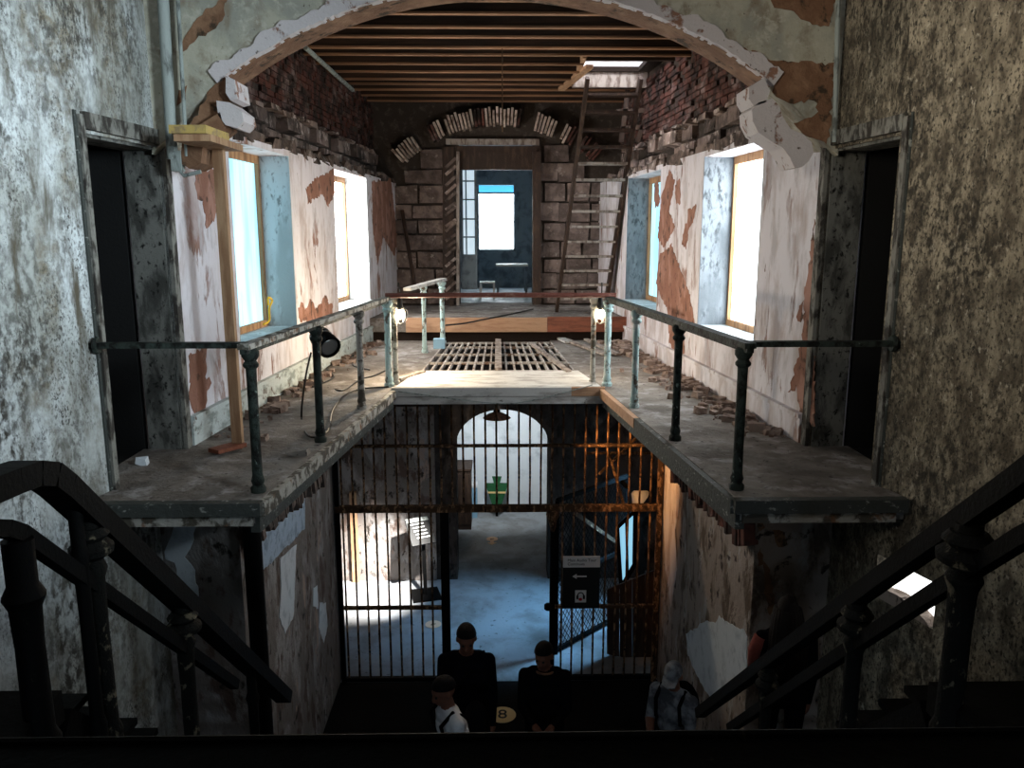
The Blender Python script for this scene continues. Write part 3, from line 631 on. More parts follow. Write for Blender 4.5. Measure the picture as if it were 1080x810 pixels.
# ================================================================== THINGS
# --- gallery railings
def post(root, x, y, mat, z0=0., h=.93, r=.03):
    p = MB().lathe([(r * 1.5, 0), (r * 1.55, .03), (r * 1.1, .05), (r * 1.35, .075), (r * 1.05, .11), (r * .98, .3), (r, h - .2), (r * 1.05, h - .12)], (x, y, z0), 12).build('post', mat, root, True)
    MB().lathe([(r * 1.05, 0), (r * 1.5, .015), (r * 1.55, .03), (r * 1.1, .05), (r * 1.7, .08), (r * 1.75, .11), (r * 1.2, .125)], (x, y, z0 + h - .125), 12).build('collar', mat, p, True)
    return p
PY = [4.95, 6.2, 7.42, 8.52]
def edge_x(y): return 1.5 - (y - 4.75) * .1022 + .07
for s in (-1, 1):
    r = thing('gallery_railing', (s * edge_x(4.95), 4.95, 0), ['peeling iron railing on the left ledge, pale turquoise at its far post', 'peeling dark green iron railing on the right ledge'][s > 0], 'railing')
    a = V((s * edge_x(4.85), 4.85, .955)); b = V((s * edge_x(8.56), 8.56, .955))
    MB().bar(a, b, .075, .035).build('handrail', 'raildark' if s > 0 else 'edge', r); MB().bar(a - V((0, 0, .03)), b - V((0, 0, .03)), .045, .03).build('rail_web', 'raildark', r)
    for i, y in enumerate(PY): post(r, s * edge_x(y), y, 'railpale' if i == 3 else 'raildark' if i < 2 else ('edge' if s < 0 else 'railpale'), 0, .93, .032 if i < 3 else .036)
    e = V((s * 2.53, 4.95, .955)); MB().bar((s * edge_x(4.95), 4.95, .955), e, .06, .035).build('handrail', 'raildark', r)
    MB().lathe([(.05, 0), (.055, .02), (.03, .04)], e + V((-s * .05, 0, 0)), 10, e).build('wall_flange', 'raildark', r)
r = thing('gallery_railing', (0, 8.5, 0), 'rust red pipe rail across the end of the well', 'railing')
MB().tube([(-1.2, 8.52, .985), (0, 8.52, .99), (1.26, 8.52, .985)], .026, 10).build('handrail', 'railrust', r, True)
for x, y in ((atZ(428, 390, 0).x, 9.0), (atZ(617, 392, 0).x, 9.0)):
    post(r, x, 8.62 if False else y - .35, 'edge', 0, .955, .028)
r = thing('gallery_railing', atZ(448, 372, 0), 'short white topped railing beside the floor grate', 'railing')
q0, q1 = atZ(448, 372, 0), atZ(467, 362, 0)
post(r, q0.x, q0.y, 'railpale', 0, .93); post(r, q1.x, q1.y, 'railpale', 0, .93, .036)
MB().bar(V((q0.x - .14, q0.y - .75, .93)), V((q1.x + .02, q1.y + .1, .955)), .1, .04).build('handrail', 'whiteboard', r)

# --- floor grate
g = thing('floor_grate', (0, 10.7, 0), 'dusty iron floor grate of oblong bars set in the far gallery floor', 'grate')
def gx(t, y): e = .92 + (.79 - .92) * (y - 9.43) / (12.2 - 9.43); return (2 * t - 1) * e
for i in range(19):
    t = i / 18
    if i == 9: continue
    MB().bar((gx(t, 9.43), 9.43, -.02), (gx(t, 12.0), 12.0, -.02), .022, .05).build('bar', 'grate', g)
for y in (9.46, 10.1, 10.8, 11.5, 11.98): MB().bar((gx(0, y), y, -.005), (gx(1, y), y, -.005), .03, .03).build('crossbar', 'grate', g)
MB().bar((0, 9.36, .03), (0, 12.0, .03), .085, .06).build('centre_beam', 'greywood', g)

# --- barred screen across the lower corridor
GY = 8.72
sc = thing('barred_screen', (0, GY, LF), 'rusty iron barred screen across the lower corridor with its gateway open', 'screen')
def gz(y): return atY(525, y, GY).z
def gxp(x, y=560): return atY(x, y, GY).x
zt, zu, zm, zl = -.15, gz(470), gz(536), gz(640)
xl, xr = -1.87, 1.87
barm = {}
def ibar(x, z0, z1, r=.012):
    key = (round(z1 - z0, 3), r)
    if key not in barm:
        me = MB().tube([(0, 0, 0), (.003, 0, (z1 - z0) * .3), (-.002, .002, (z1 - z0) * .7), (0, 0, z1 - z0)], r, 8).mesh('bar', smooth=True); me.materials.append(M['rust']); barm[key] = me
    inst('bar', barm[key], sc, Matrix.Translation((x, GY, z0)) @ Matrix.Rotation(random.uniform(0, 6.28), 4, 'Z'))
pitch = .1262; x = gxp(524); xs_ = []
k = -15
while x + k * pitch < xr - .03:
    if x + k * pitch > xl + .03: xs_.append(x + k * pitch)
    k += 1
pl_, pr_ = gxp(469), gxp(583)
for xx in xs_:
    ibar(xx, zm, zt)
    if xx < pl_ - .03 or xx > pr_ + .03: ibar(xx, LF + .04, zm)
MB().bar((xl, GY, zu), (xr, GY, zu), .05, .028).build('crossbar', 'rust', sc); MB().bar((xl, GY, zm), (xr, GY, zm), .07, .075).build('crossbar', 'rust', sc)
MB().bar((xl, GY, zl), (pl_, GY, zl), .05, .035).build('crossbar', 'rust', sc); MB().bar((pr_, GY, zl), (xr, GY, zl), .05, .035).build('crossbar', 'rust', sc)
MB().bar((xl, GY, LF + .05), (pl_, GY, LF + .05), .05, .05).build('crossbar', 'black', sc); MB().bar((pr_, GY, LF + .05), (xr, GY, LF + .05), .05, .05).build('crossbar', 'black', sc)
for xx, wd_ in ((pl_, .10), (pr_, .06), (xl + .02, .05), (xr - .02, .06)): MB().bar((xx, GY, LF), (xx, GY, zm if wd_ > .055 and xx < 1.5 else zt), wd_, .06, (0, 1, 0)).build('post', 'black' if xx < 1.5 else 'rust', sc)
MB().lathe([(.07, 0), (.08, .05), (.05, .12), (.035, .22), (.015, .26)], atY(583, 538, GY - .05), 10, atY(583, 570, GY - .05)).build('latch_boss', 'rust', sc, True)
MB().lathe([(.03, 0), (.05, .03), (.05, .06), (.02, .09)], atY(574, 640, GY - .05), 10, atY(590, 640, GY - .05)).build('latch_boss', 'black', sc, True)

# --- info sign hung on the bars
sx0, sx1 = gxp(594), gxp(633); sy = GY - .045
sg = thing('info_sign', ((sx0 + sx1) / 2, sy, gz(640)), 'black audio tour sign with white heading panel hung on the bars', 'sign')
MB().box((sx0, sy - .01, gz(597)), (sx1, sy + .02, gz(586))).build('heading_panel', 'paper', sg); MB().box((sx0, sy - .005, gz(640)), (sx1, sy + .02, gz(597.5))).build('sign_board', 'ink', sg)
ic = (gxp(613), gz(627.5)); MB().box((ic[0] - .065, sy - .012, ic[1] - .075), (ic[0] + .065, sy, ic[1] + .075)).build('icon_panel', 'paper', sg)
hp = MB(); hp.tube([(ic[0] + .035 * math.cos(t), sy - .014, ic[1] + .01 + .04 * math.sin(t)) for t in [PI * i / 10 for i in range(11)]], .007, 6); hp.box((ic[0] - .05, sy - .02, ic[1] - .03), (ic[0] - .026, sy - .01, ic[1] + .015)); hp.box((ic[0] + .026, sy - .02, ic[1] - .03), (ic[0] + .05, sy - .01, ic[1] + .015)); hp.build('headphone_icon', 'ink', sg)
MB().ball((ic[0] - .002, sy - .013, ic[1] - .035), (.022, .005, .02), 10, 6).build('red_mark', 'redink', sg)
ar = MB(); az = gz(606.5); ar.box((gxp(607), sy - .012, az - .008), (gxp(619), sy, az + .008)); ar.prism([(gxp(604), sy - .012, az), (gxp(608.5), sy - .012, az + .03), (gxp(608.5), sy - .012, az - .03)], (0, .01, 0)); ar.build('arrow', 'paper', sg)
def text(s, loc, size, mat, parent, rot=(PI / 2, 0, 0), align='LEFT', name='lettering'):
    cu = bpy.data.curves.new(name, 'FONT'); cu.body = s; cu.size = size; cu.align_x = align; cu.align_y = 'CENTER'; cu.extrude = .0015; cu.space_line = .95
    tmp = bpy.data.objects.new('t', cu); C.objects.link(tmp); dg = bpy.context.evaluated_depsgraph_get(); me = bpy.data.meshes.new_from_object(tmp.evaluated_get(dg)); bpy.data.objects.remove(tmp); bpy.data.curves.remove(cu)
    me.name = name; me.materials.clear(); me.materials.append(M[mat]); o = bpy.data.objects.new(name, me); C.objects.link(o); o.parent = parent; o.location = V(loc) - wloc(parent); o.rotation_euler = rot; return o
text('Main Audio Tour\nContinues', (sx0 + .05, sy - .013, gz(591.5)), .048, 'ink', sg)

# --- lower passage furniture
y0 = 14.35
ks = thing('keystone_sign', atY(524, 538, y0), 'green keystone shaped sign in front of the white passage wall', 'sign')
kp = [(519, 503), (529, 503), (527, 510), (536, 510), (529, 533), (526.5, 540), (521.5, 540), (519, 533), (512, 510), (521, 510)]
MB().prism([atY(x, y, y0) for x, y in kp], (0, .04, 0)).build('sign_board', 'green', ks)
a, b = atY(514.5, 519.5, y0 - .01), atY(533.5, 519.5, y0 - .01); MB().bar(a, b, .02, .03).build('rail_band', 'marker', ks)
MB().bar((ks.location.x, y0 + .06, LF), (ks.location.x, y0 + .06, atY(524, 510, y0).z), .05, .05, (0, 1, 0)).build('stand', 'black', ks)
cb = thing('cabinet', (atY(490, 530, 13.9).x, 13.9, LF), 'dark wooden cabinet against the left of the white passage', 'cabinet')
zc = atY(490, 491, 13.9).z; xa, xb = atY(479, 510, 13.9).x, atY(497, 510, 13.9).x
MB().box((xa, 13.7, LF), (xb, 14.25, zc - .04)).build('body', 'darkwood', cb); MB().box((xa - .02, 13.68, zc - .04), (xb + .02, 14.27, zc)).build('top', 'darkwood', cb); MB().box((xa + .02, 13.685, LF + .1), (xb - .02, 13.7, zc - .1)).build('door', 'darkwood', cb)
bx = thing('storage_box', (atY(499, 530, 14.2).x, 14.3, LF), 'pale blue box standing beside the dark cabinet', 'box')
z1 = atY(499, 516, 14.2).z; xa, xb = atY(496.5, 525, 14.2).x, atY(503, 525, 14.2).x
MB().box((xb - .11, 14.3, LF), (xb, 14.55, z1)).build('body', 'bluebox', bx); MB().box((xb - .12, 14.29, z1), (xb + .01, 14.56, z1 + .04)).build('lid', 'paper', bx)
# pendant lamp
pc = atY(524, 441, 12.4)
pl = thing('pendant_lamp', pc, 'brown enamel pendant lamp hanging in the arched opening', 'lamp')
MB().lathe([(.215, 0), (.222, .005), (.19, .035), (.11, .075), (.05, .10), (.045, .13)], pc, 24).build('shade', 'enamel', pl, True); MB().lathe([(.055, 0), (.06, .06), (.04, .1), (.02, .12)], pc + V((0, 0, .11)), 12).build('holder', 'black', pl, True); MB().tube([pc + V((0, 0, .2)), V((pc.x, pc.y, -.14))], .012, 8).build('stem', 'black', pl)
# floor markers
def marker(px, py, rad, mat, label, s, arrow=None):
    c = atZ(px, py, LF + .004); m = thing('floor_marker', c, label, 'floor marker', 'round tour markers on the lower floor')
    MB().lathe([(rad, 0), (rad, .004)], c, 32).build('disc', mat, m)
    if s: text(s, c + V((0, -.0, .006)), rad * 1.5, 'ink', m, (0, 0, 0), 'CENTER')
    if arrow is not None:
        d = V((math.cos(arrow), math.sin(arrow), 0)); p = V((-d.y, d.x, 0)); z = V((0, 0, .004))
        MB().prism([c + d * rad * .95 + p * rad * .3 , c + d * rad * 1.7 + p * rad * .3, c + d * rad * 1.7 + p * rad * .8, c + d * rad * 2.7, c + d * rad * 1.7 - p * rad * .8, c + d * rad * 1.7 - p * rad * .3, c + d * rad * .95 - p * rad * .3], z).build('arrow', mat, m)
    return m
marker(530, 754, .15, 'marker', 'cream floor disc printed with a black 8 beside the men', '8')
marker(457, 658.5, .11, 'markerpink', 'peach floor disc behind the left bars near the reading stand', '')
marker(519, 568.5, .10, 'markerpink', 'peach floor disc with an arrow, in the white passage', '', -PI / 2)
for c_, px, py in (('', 457, 658.5), ('', 519, 568.5)):
    c = atZ(px, py, LF + .0085); o_ = [o for o in bpy.data.objects if o.name.startswith('floor_marker') and (o.location - c).length < .1][0]
    MB().bar(c + V((-.03, -.02, 0)), c + V((.03, .02, 0)), .018, .002).bar(c + V((-.03, -.02, 0)), c + V((-.012, .03, 0)), .014, .002).build('printed_mark', 'enamel', o_)
# reading stand
st = thing('reading_stand', atZ(447, 628, LF), 'black pedestal reading stand with tilted panel behind the left bars', 'stand')
b0 = atZ(449, 628, LF); MB().rough(b0 + V((0, 0, .012)), (.42, .42, .024), .0, Matrix.Rotation(.25, 3, 'Z')).build('base', 'black', st); MB().bar(b0, b0 + V((-.02, .02, .95)), .05, .05, (0, 1, 0)).build('stem', 'black', st)
c = b0 + V((-.06, 0, 1.0)); rot = Matrix.Rotation(.45, 3, 'Z') @ Matrix.Rotation(.75, 3, 'X'); MB().rough(c, (.36, .42, .025), 0, rot).build('panel', 'ink', st)
tp = MB()
for k in range(5): tp.rough(c + rot @ V((-.02 + .01 * k, .12 - k * .055, .016)), (.2 - .02 * (k % 2), .014, .004), 0, rot)
tp.build('printed_lines', 'paper', st); MB().rough(c + rot @ V((0, .19, .016)), (.34, .06, .004), 0, rot).build('heading_strip', 'conduit', st)
# door leaf frame on left, sun-lit timber
MB().bar((-2.2, 11.55, LF), (-2.2, 11.55, -2.2), .1, .1, (0, 1, 0)).build('door_post', 'newwood'); tag(bpy.data.objects['door_post'], 'sunlit raw timber post behind the left bars', 'post')
# mesh gate leaf opened inside on the right
mg = thing('mesh_gate', (1.0, 9.6, LF), 'dark wire mesh gate leaf standing open behind the right bars', 'gate')
A, B = V((.72, 9.35, LF)), V((1.75, 10.35, LF)); H = 2.05; fu = (B - A)
for p, q in ((A, A + V((0, 0, H))), (B, B + V((0, 0, H)))): MB().bar(p, q, .05, .05, (0, 1, 0)).build('gate_stile', 'black', mg)
for z in (.05, 1.0, H): MB().bar(A + V((0, 0, z)), B + V((0, 0, z)), .04, .05).build('gate_rail', 'black', mg)
MB().bar(A + V((0, 0, H)), B + V((0, 0, 1.0)), .03, .05).build('gate_brace', 'rust', mg)
wm = MB(); k = -1.
while k < 1.:
    for sg_ in (1, -1):
        t0_, t1_ = max(0, k), min(1, k + 1.)
        if t1_ > t0_:
            f = lambda t: A + fu * t + V((0, 0, (t - k) * H if sg_ > 0 else H - (t - k) * H))
            wm.tube([f(t0_), f(t1_)], .004, 3)
    k += .05
wm.build('wire_mesh', 'black', mg)['kind'] = 'stuff'
# leaning slats and tilted pane at the right of the vestibule
tb = thing('window_sash', (1.5, 9.9, -2.4), 'tilted window sash with broken blue panes leaning behind the right bars', 'sash')
fp = [atY(651, 556, 9.9), atY(670, 538, 9.9), atY(669, 596, 9.9), atY(655, 620, 9.9)]
for i in range(4): MB().bar(fp[i], fp[(i + 1) % 4], .05, .04, (0, 1, 0)).build('frame_bar', 'black', tb)
MB().bar(fp[0].lerp(fp[1], .5), fp[3].lerp(fp[2], .5), .03, .03, (0, 1, 0)).build('frame_bar', 'black', tb)
MB().prism([p + V((0, .02, 0)) for p in fp], (0, .006, 0)).build('pane', 'glass_blue', tb)
for i, (a, b) in enumerate((((618, 478), (694, 478)), ((632, 500), (694, 440)), ((640, 470), (660, 540)))):
    o = MB().tube([atY(*a, 9.3), atY(*b, 9.0)], .018, 6).build('loose_rod', 'rust'); tag(o, ['level rusty rod behind the upper right bars', 'long rusty rod slanting up behind the upper right bars', 'short steep rod behind the upper right bars'][i], 'rod')
o = thing('lamp_shade', atY(668, 520, 9.4), 'white tilted metal lamp reflector behind the right bars', 'lamp'); MB().lathe([(.14, 0), (.13, .02), (.06, .1), (.03, .14)], atY(676, 527, 9.4), 16, atY(655, 508, 9.4)).build('reflector', 'paper', o, True); MB().lathe([(.03, 0), (.03, .1), (.015, .12)], atY(662, 514, 9.38), 8, atY(650, 503, 9.38)).build('socket', 'black', o, True)

# low dark panel behind the right leaf
lb = thing('low_panel', (1.65, 9.25, LF), 'dark low board panel on two feet behind the right bars', 'panel')
p0, p1, p2, p3 = atY(640, 622, 9.25), atY(694, 600, 9.25), atY(694, 700, 9.25), atY(640, 690, 9.25)
for i in range(4): a_, b_ = i / 4 + .006, (i + 1) / 4 - .006; MB().prism([p0.lerp(p1, a_), p0.lerp(p1, b_), p3.lerp(p2, b_), p3.lerp(p2, a_)], (0, .025, 0)).build('board', 'darkwood', lb)
for a_ in (.2, .8): q = p0.lerp(p1, a_); MB().bar((q.x, 9.30, LF), (q.x, 9.30, q.z), .05, .05, (0, 1, 0)).build('leg', 'darkwood', lb)
# --- clamp lamps on the far railing
for i, (px, py, e) in enumerate(((422, 331, 80), (633, 331, 14))):
    c = atY(px, py, 8.62); l = thing('clamp_lamp', c, ['lit wire cage bulb hanging beside the left turquoise post', 'lit wire cage bulb hanging beside the right turquoise post'][i], 'lamp')
    MB().ball(c, (.05, .05, .058), 14, 10).build('bulb', 'bulb', l, True); MB().lathe([(.028, 0), (.032, .03), (.026, .1), (.02, .13)], c + V((0, 0, .045)), 12).build('socket', 'ink', l, True)
    cg = MB()
    for k in range(6):
        t = k * PI / 3; cg.tube([c + V((math.cos(t) * rr_, math.sin(t) * rr_, zz)) for rr_, zz in ((.035, .07), (.078, .03), (.085, -.02), (.05, -.09), (0, -.11))], .004, 4)
    cg.build('wire_cage', 'chrome', l); MB().tube([c + V((0, 0, .17)), c + V((.01, -.03, .24)), c + V((0, -.09, .34))], .008, 6).build('cord', 'cable', l)
    light('clamp_lamp_glow', 'POINT', c + V((.1 if i == 0 else -.05, .3, -.12)), e, (1, .80, .55), None, .05)
# black floodlight on the left railing
c = atZ(342, 358, .72) if False else atY(342, 360, 6.75)
fl_ = thing('floodlight', c, 'black can floodlight clamped to the left railing', 'lamp')
d = V((.45, -.55, -.32)).normalized()
MB().lathe([(.05, 0), (.085, .03), (.088, .17), (.098, .175), (.1, .25), (.085, .25), (.07, .2)], c - d * .14, 20, c + d).build('housing', 'black', fl_, True); MB().lathe([(.084, 0), (.07, .012)], c + d * .09, 20, c + d).build('lens', 'chrome', fl_, True)
for k in (.0, .05): MB().lathe([(.094, 0), (.094, .012)], c - d * (.08 - k), 20, c + d).build('cooling_fin', 'chrome', fl_)
MB().tube([c + V((-.02, .05, .08)), c + V((-.1, .05, .16)), V((-1.36, 6.75, .93))], .014, 6).build('clamp_arm', 'black', fl_)

# --- cables and yellow cord
def cable(pts, r, label, mat='cable', name='cable'):
    out = []
    n_ = len(pts); pts = [V(p) for p in pts]
    for i in range(n_ - 1):
        p0, p1, p2, p3 = pts[max(i - 1, 0)], pts[i], pts[i + 1], pts[min(i + 2, n_ - 1)]
        for k in range(6):
            t = k / 6; out.append(.5 * ((2 * p1) + (p2 - p0) * t + (2 * p0 - 5 * p1 + 4 * p2 - p3) * t * t + (3 * p1 - p0 - 3 * p2 + p3) * t ** 3))
    out.append(pts[-1]); o = MB().tube(out, r, 6).build(name, mat, None, True); tag(o, label, 'cable'); return o
zf = .012
cable([atY(328, 372, 6.7), atY(322, 400, 6.6), atZ(318, 440, zf), atZ(326, 460, zf), atZ(345, 455, zf), atZ(352, 430, zf), atZ(372, 412, zf), atZ(410, 408, zf)], .009, 'black cable dropping from the floodlight and looping on the left ledge')
cable([atY(336, 366, 6.8), atY(332, 380, 6.8), atZ(340, 402, zf), atZ(360, 412, zf), atZ(380, 400, zf), atZ(395, 396, zf), atZ(410, 388, zf), atZ(412, 378, .1)], .009, 'black cable running from floodlight to the turquoise post')
cable([atZ(330, 408, zf), atZ(352, 398, zf), atZ(345, 388, zf), atZ(362, 380, zf), atZ(376, 374, zf), atZ(372, 385, zf), atZ(390, 390, zf)], .008, 'tangled thin cable near the left wall')
cable([(-1.15, 8.31, .0), (-.6, 8.31, -.08), (0, 8.31, -.15), (.35, 8.31, -.12), (.75, 8.31, -.02), (1.0, 8.31, .05)], .006, 'thin pale wire drooping across the bridge fascia', 'conduit')
fr = HF[-1]
cable([fr.px(278, 342, .1), fr.px(284, 338, .1), fr.px(284, 325, .1), fr.px(287, 317, .1), fr.px(283, 314, .1), fr.px(283, 322, .1)], .011, 'yellow cord tied up at the left window sill', 'yellowrope', 'cord')
cable([atZ(470, 343, .37), atZ(490, 341, .37), atZ(510, 337, .37), atZ(545, 330, .37), atZ(562, 326, .37)], .012, 'black cable lying on the far platform')

# --- prop under the left corbel
pr = thing('timber_prop', (-2.03, 6.02, 0), 'raw timber prop with yellow plank head under the left corbel', 'prop')
zb_ = atY(240, 158, 6.02).z
MB().bar((-2.02, 6.02, 0), (-2.02, 6.02, zb_), .075, .06, (0, 1, 0)).build('post', 'newwood', pr)
h0 = atY(232, 146, 5.75)
MB().box((-2.12, 5.46, zb_), (-1.88, 6.14, zb_ + .045)).build('head_plank', 'newwood', pr); MB().box((-2.14, 5.44, zb_ + .047), (-1.90, 5.9, zb_ + .10)).build('head_plank', 'yellow', pr)
# --- conduit on the left of the arch
cd = thing('wall_conduit', (-2.4, 5.85, 2.2), 'painted conduit running down the left corner beside the arch', 'pipe')
a = atY(172, 0, 5.86); b = atY(182, 168, 5.86); up = a + (a - b) * 1.2
MB().tube([b, a, V((a.x, a.y, 6.05))], .038, 12).build('pipe', 'conduit', cd, True); MB().tube([b + V((.1, .0, .02)), a + V((.1, 0, 0)), V((a.x + .1, a.y, 6.05))], .014, 8).build('pipe', 'conduit', cd, True)
e = atY(187, 170, 5.86); MB().box((e.x - .035, 5.83, e.z - .07), (e.x + .035, 5.9, e.z + .07)).build('junction_box', 'conduit', cd); MB().tube([e + V((0, 0, -.05)), e + V((.04, 0, -.1)), atY(212, 181, 5.86)], .014, 8).build('elbow', 'conduit', cd, True)
a, b = atY(884, 0, 5.86), atY(880, 150, 5.86)
o = MB().tube([b, a, V((a.x, a.y, 6.05))], .018, 8).build('wall_conduit', 'conduit', None, True); tag(o, 'thin conduit in the right corner beside the arch', 'pipe')

# --- ladder stair at the right rear
ls = thing('ladder_stair', (1.25, 13.85, .35), 'steep open wooden ladder stair rising to the ceiling hatch', 'stairs')
fL, fR = atY(587, 318, 13.2), atY(638, 318, 13.2); fL.z = fR.z = .35
tL = atY(607, 178, 12.35); tR = atY(661, 178, 12.35)
tL2 = tL + (tL - fL) * .55; tR2 = tR + (tR - fR) * .55; zcap = 3.8
def upto(f, t): return f + (t - f) * ((zcap - f.z) / (t.z - f.z))
tL2, tR2 = upto(fL, tL), upto(fR, tR)
for f, t in ((fL, tL2), (fR, tR2)): MB().bar(f, t, .05, .2, (0, -1, 0)).build('stringer', 'darkwood', ls)
n = 15
for i in range(1, n):
    t = i / n; MB().bar(fL.lerp(tL2, t) + V((.02, -.05, 0)), fR.lerp(tR2, t) + V((-.02, -.05, 0)), .2, .035).build('tread', 'greywood' if i < 11 else 'darkwood', ls)  # upper treads take the dark wood, their shade put into the colour
# timber frame round the hatch
tf = thing('hatch_frame', (1.9, 12.9, 2.9), 'dark timber trestle beside the ladder stair under the hatch', 'timber frame')
for a, b in (((655, 150), (662, 95)), ((672, 150), (694, 85)), ((650, 118), (690, 116)), ((655, 136), (680, 134)), ((668, 100), (700, 72)), ((622, 76), (698, 72))): MB().bar(atY(*a, 12.95), atY(*b, 12.95), .07, .06, (0, 1, 0)).build('timber', 'darkwood', tf)
# leaning pole on the far left, and slatted jamb
o = MB().tube([atY(424, 222, 14.3), atY(438, 305, 13.9)], .035, 8).build('leaning_pole', 'darkwood', None, True); tag(o, 'dark pole leaning in the far left corner', 'pole')
sj = thing('slatted_jamb', (atY(475, 300, 14.3).x, 14.3, .35), 'dark door jamb with broken slanting laths, left of the far doorway', 'jamb')
MB().bar(atY(473, 322, 14.38), atY(473, 155, 14.38), .2, .12, (0, 1, 0)).build('backing_post', 'darkwood', sj); MB().bar(atY(483, 322, 14.3), atY(483, 160, 14.3), .05, .1, (0, 1, 0)).build('edge_post', 'greywood', sj)
for k in range(17): yy = 168 + k * 8.6 + random.uniform(-2, 2); MB().bar(atY(470, yy + 9, 14.28), atY(481, yy + random.uniform(-2, 2), 14.28), .05, .05, (0, 1, 0)).build('lath', 'block', sj)
o = MB().bar(atY(566, 320, 14.28), atY(566, 160, 14.28), .14, .1, (0, 1, 0)).build('door_post', 'darkwood'); tag(o, 'dark post at the right edge of the far doorway', 'post')
# glazed door leaf standing open
gd = thing('glazed_door', (atY(494, 300, 14.75).x, 14.75, .36), 'grey glazed door leaf standing open in the far doorway', 'door')
Yd = 14.8
def dz(y): return atY(494, y, Yd).z
def dx(x): return atY(x, 230, Yd).x
for a, b in ((486, 488.5), (491, 492.5), (500.5, 503)): MB().box((dx(a), Yd - .02, dz(305)), (dx(b), Yd + .02, dz(166))).build('stile', 'bluegrey', gd)
ys_ = [166, 171, 191, 210.5, 231, 250, 269]
for y in ys_[1:]: MB().box((dx(486), Yd - .018, dz(y + .8)), (dx(503), Yd + .018, dz(y - .8))).build('glazing_bar', 'bluegrey', gd)
MB().box((dx(486), Yd - .015, dz(305)), (dx(503), Yd + .015, dz(269))).build('bottom_panel', 'bluegrey', gd)
for a, b in zip(ys_[1:], ys_[2:]):
    for p, q in ((492.5, 500.5), (488.5, 491)): MB().box((dx(p), Yd - .003, dz(b - .8)), (dx(q), Yd + .003, dz(a + .8))).build('pane', 'glass_pane', gd)
# table and bench in the far room
tz = atY(540, 279, 17.2).z
tbm = thing('table', (atY(540, 290, 17.2).x, 17.4, .36), 'pale topped table in the far room', 'table')
xa, xb = atY(523, 280, 17.2).x, atY(557, 280, 17.2).x
MB().box((xa, 17.1, tz - .04), (xb, 17.9, tz)).build('tabletop', 'paper', tbm)
for x in (xa + .04, xb - .04):
    for y in (17.14, 17.86): MB().bar((x, y, .36), (x, y, tz - .04), .05, .05, (0, 1, 0)).build('leg', 'bluegrey', tbm)
xa, xb, tz = atY(506, 297, 15.8).x, atY(522, 297, 15.8).x, atY(512, 297, 15.8).z
bn = thing('bench', ((xa + xb) / 2, 15.9, .36), 'low white bench just inside the far doorway', 'bench'); MB().box((xa, 15.7, tz - .03), (xb, 16.0, tz)).build('seat', 'paper', bn)
for x in (xa + .02, xb - .02): MB().box((x - .02, 15.72, .36), (x + .02, 15.98, tz - .03)).build('leg', 'paper', bn)

# --- debris on the gallery
for s, nn in ((-1, 150), (1, 420)):
    mb = MB(); fr = HF[s]
    for k in range(nn):
        u = random.uniform(.2, fr.len - 2.5); dist = abs(random.gauss(0, .13 if s < 0 else .17)) + .05; sz = random.choice((.012, .02, .03, .05, .065)) * random.uniform(.7, 1.2); mb.rough(fr.p(u, -dist - sz / 2, sz * .3), (sz * random.uniform(.8, 1.8), sz * random.uniform(.8, 1.8), sz), sz * .2, Matrix.Rotation(random.uniform(0, 3), 3, 'Z'))
    o = mb.build('plaster_rubble', 'rubble'); tag(o, f'crumbled plaster rubble along the foot of the {side[s]} hall wall', 'rubble', None, 'stuff')
for i, (a, b, wd_, m_, lab) in enumerate((((596, 358), (640, 374), .1, 'greywood', 'grey board end lying right of the grate'), ((588, 355), (600, 361), .12, 'whiteboard', 'pale knobbed stick end right of the grate'), ((618, 358), (652, 374), .07, 'greywood', 'thin grey lath lying near the right wall'), ((560, 362), (600, 392), .06, 'greywood', 'lath lying along the right edge of the grate'), ((225, 476), (255, 468), .12, 'redboard', 'short red brown plank by the timber prop'), ((420, 400), (446, 392), .08, 'greywood', 'short grey lath by the turquoise post on the left'))):
    o = MB().bar(atZ(*a, .03), atZ(*b, .03), wd_, .03).build('loose_board', m_); tag(o, lab, 'board')
o = MB().rough(atZ(150, 486, .025), (.08, .06, .05), .015).build('plaster_lump', 'patch'); tag(o, 'white plaster lump at the foot of the left cell door', 'rubble')
o = MB().rough(atZ(315, 477, .02), (.14, .1, .05), .02).build('plaster_lump', 'dust'); tag(o, 'flat plaster lump near the second left railing post', 'rubble')
o = MB().box(tuple(atZ(463, 368, .0) - V((.08, .0, 0))), tuple(atZ(463, 368, .0) + V((.08, .14, .14)))).build('blue_block', 'bluebox'); tag(o, 'small blue block at the foot of the short railing', 'block')
# lower left corner column
o = MB().tube([(-1.78, 5.47, LF), (-1.78, 5.47, -.14)], .065, 12).build('corner_column', 'black', None, True); tag(o, 'black iron column under the front of the left ledge', 'column')

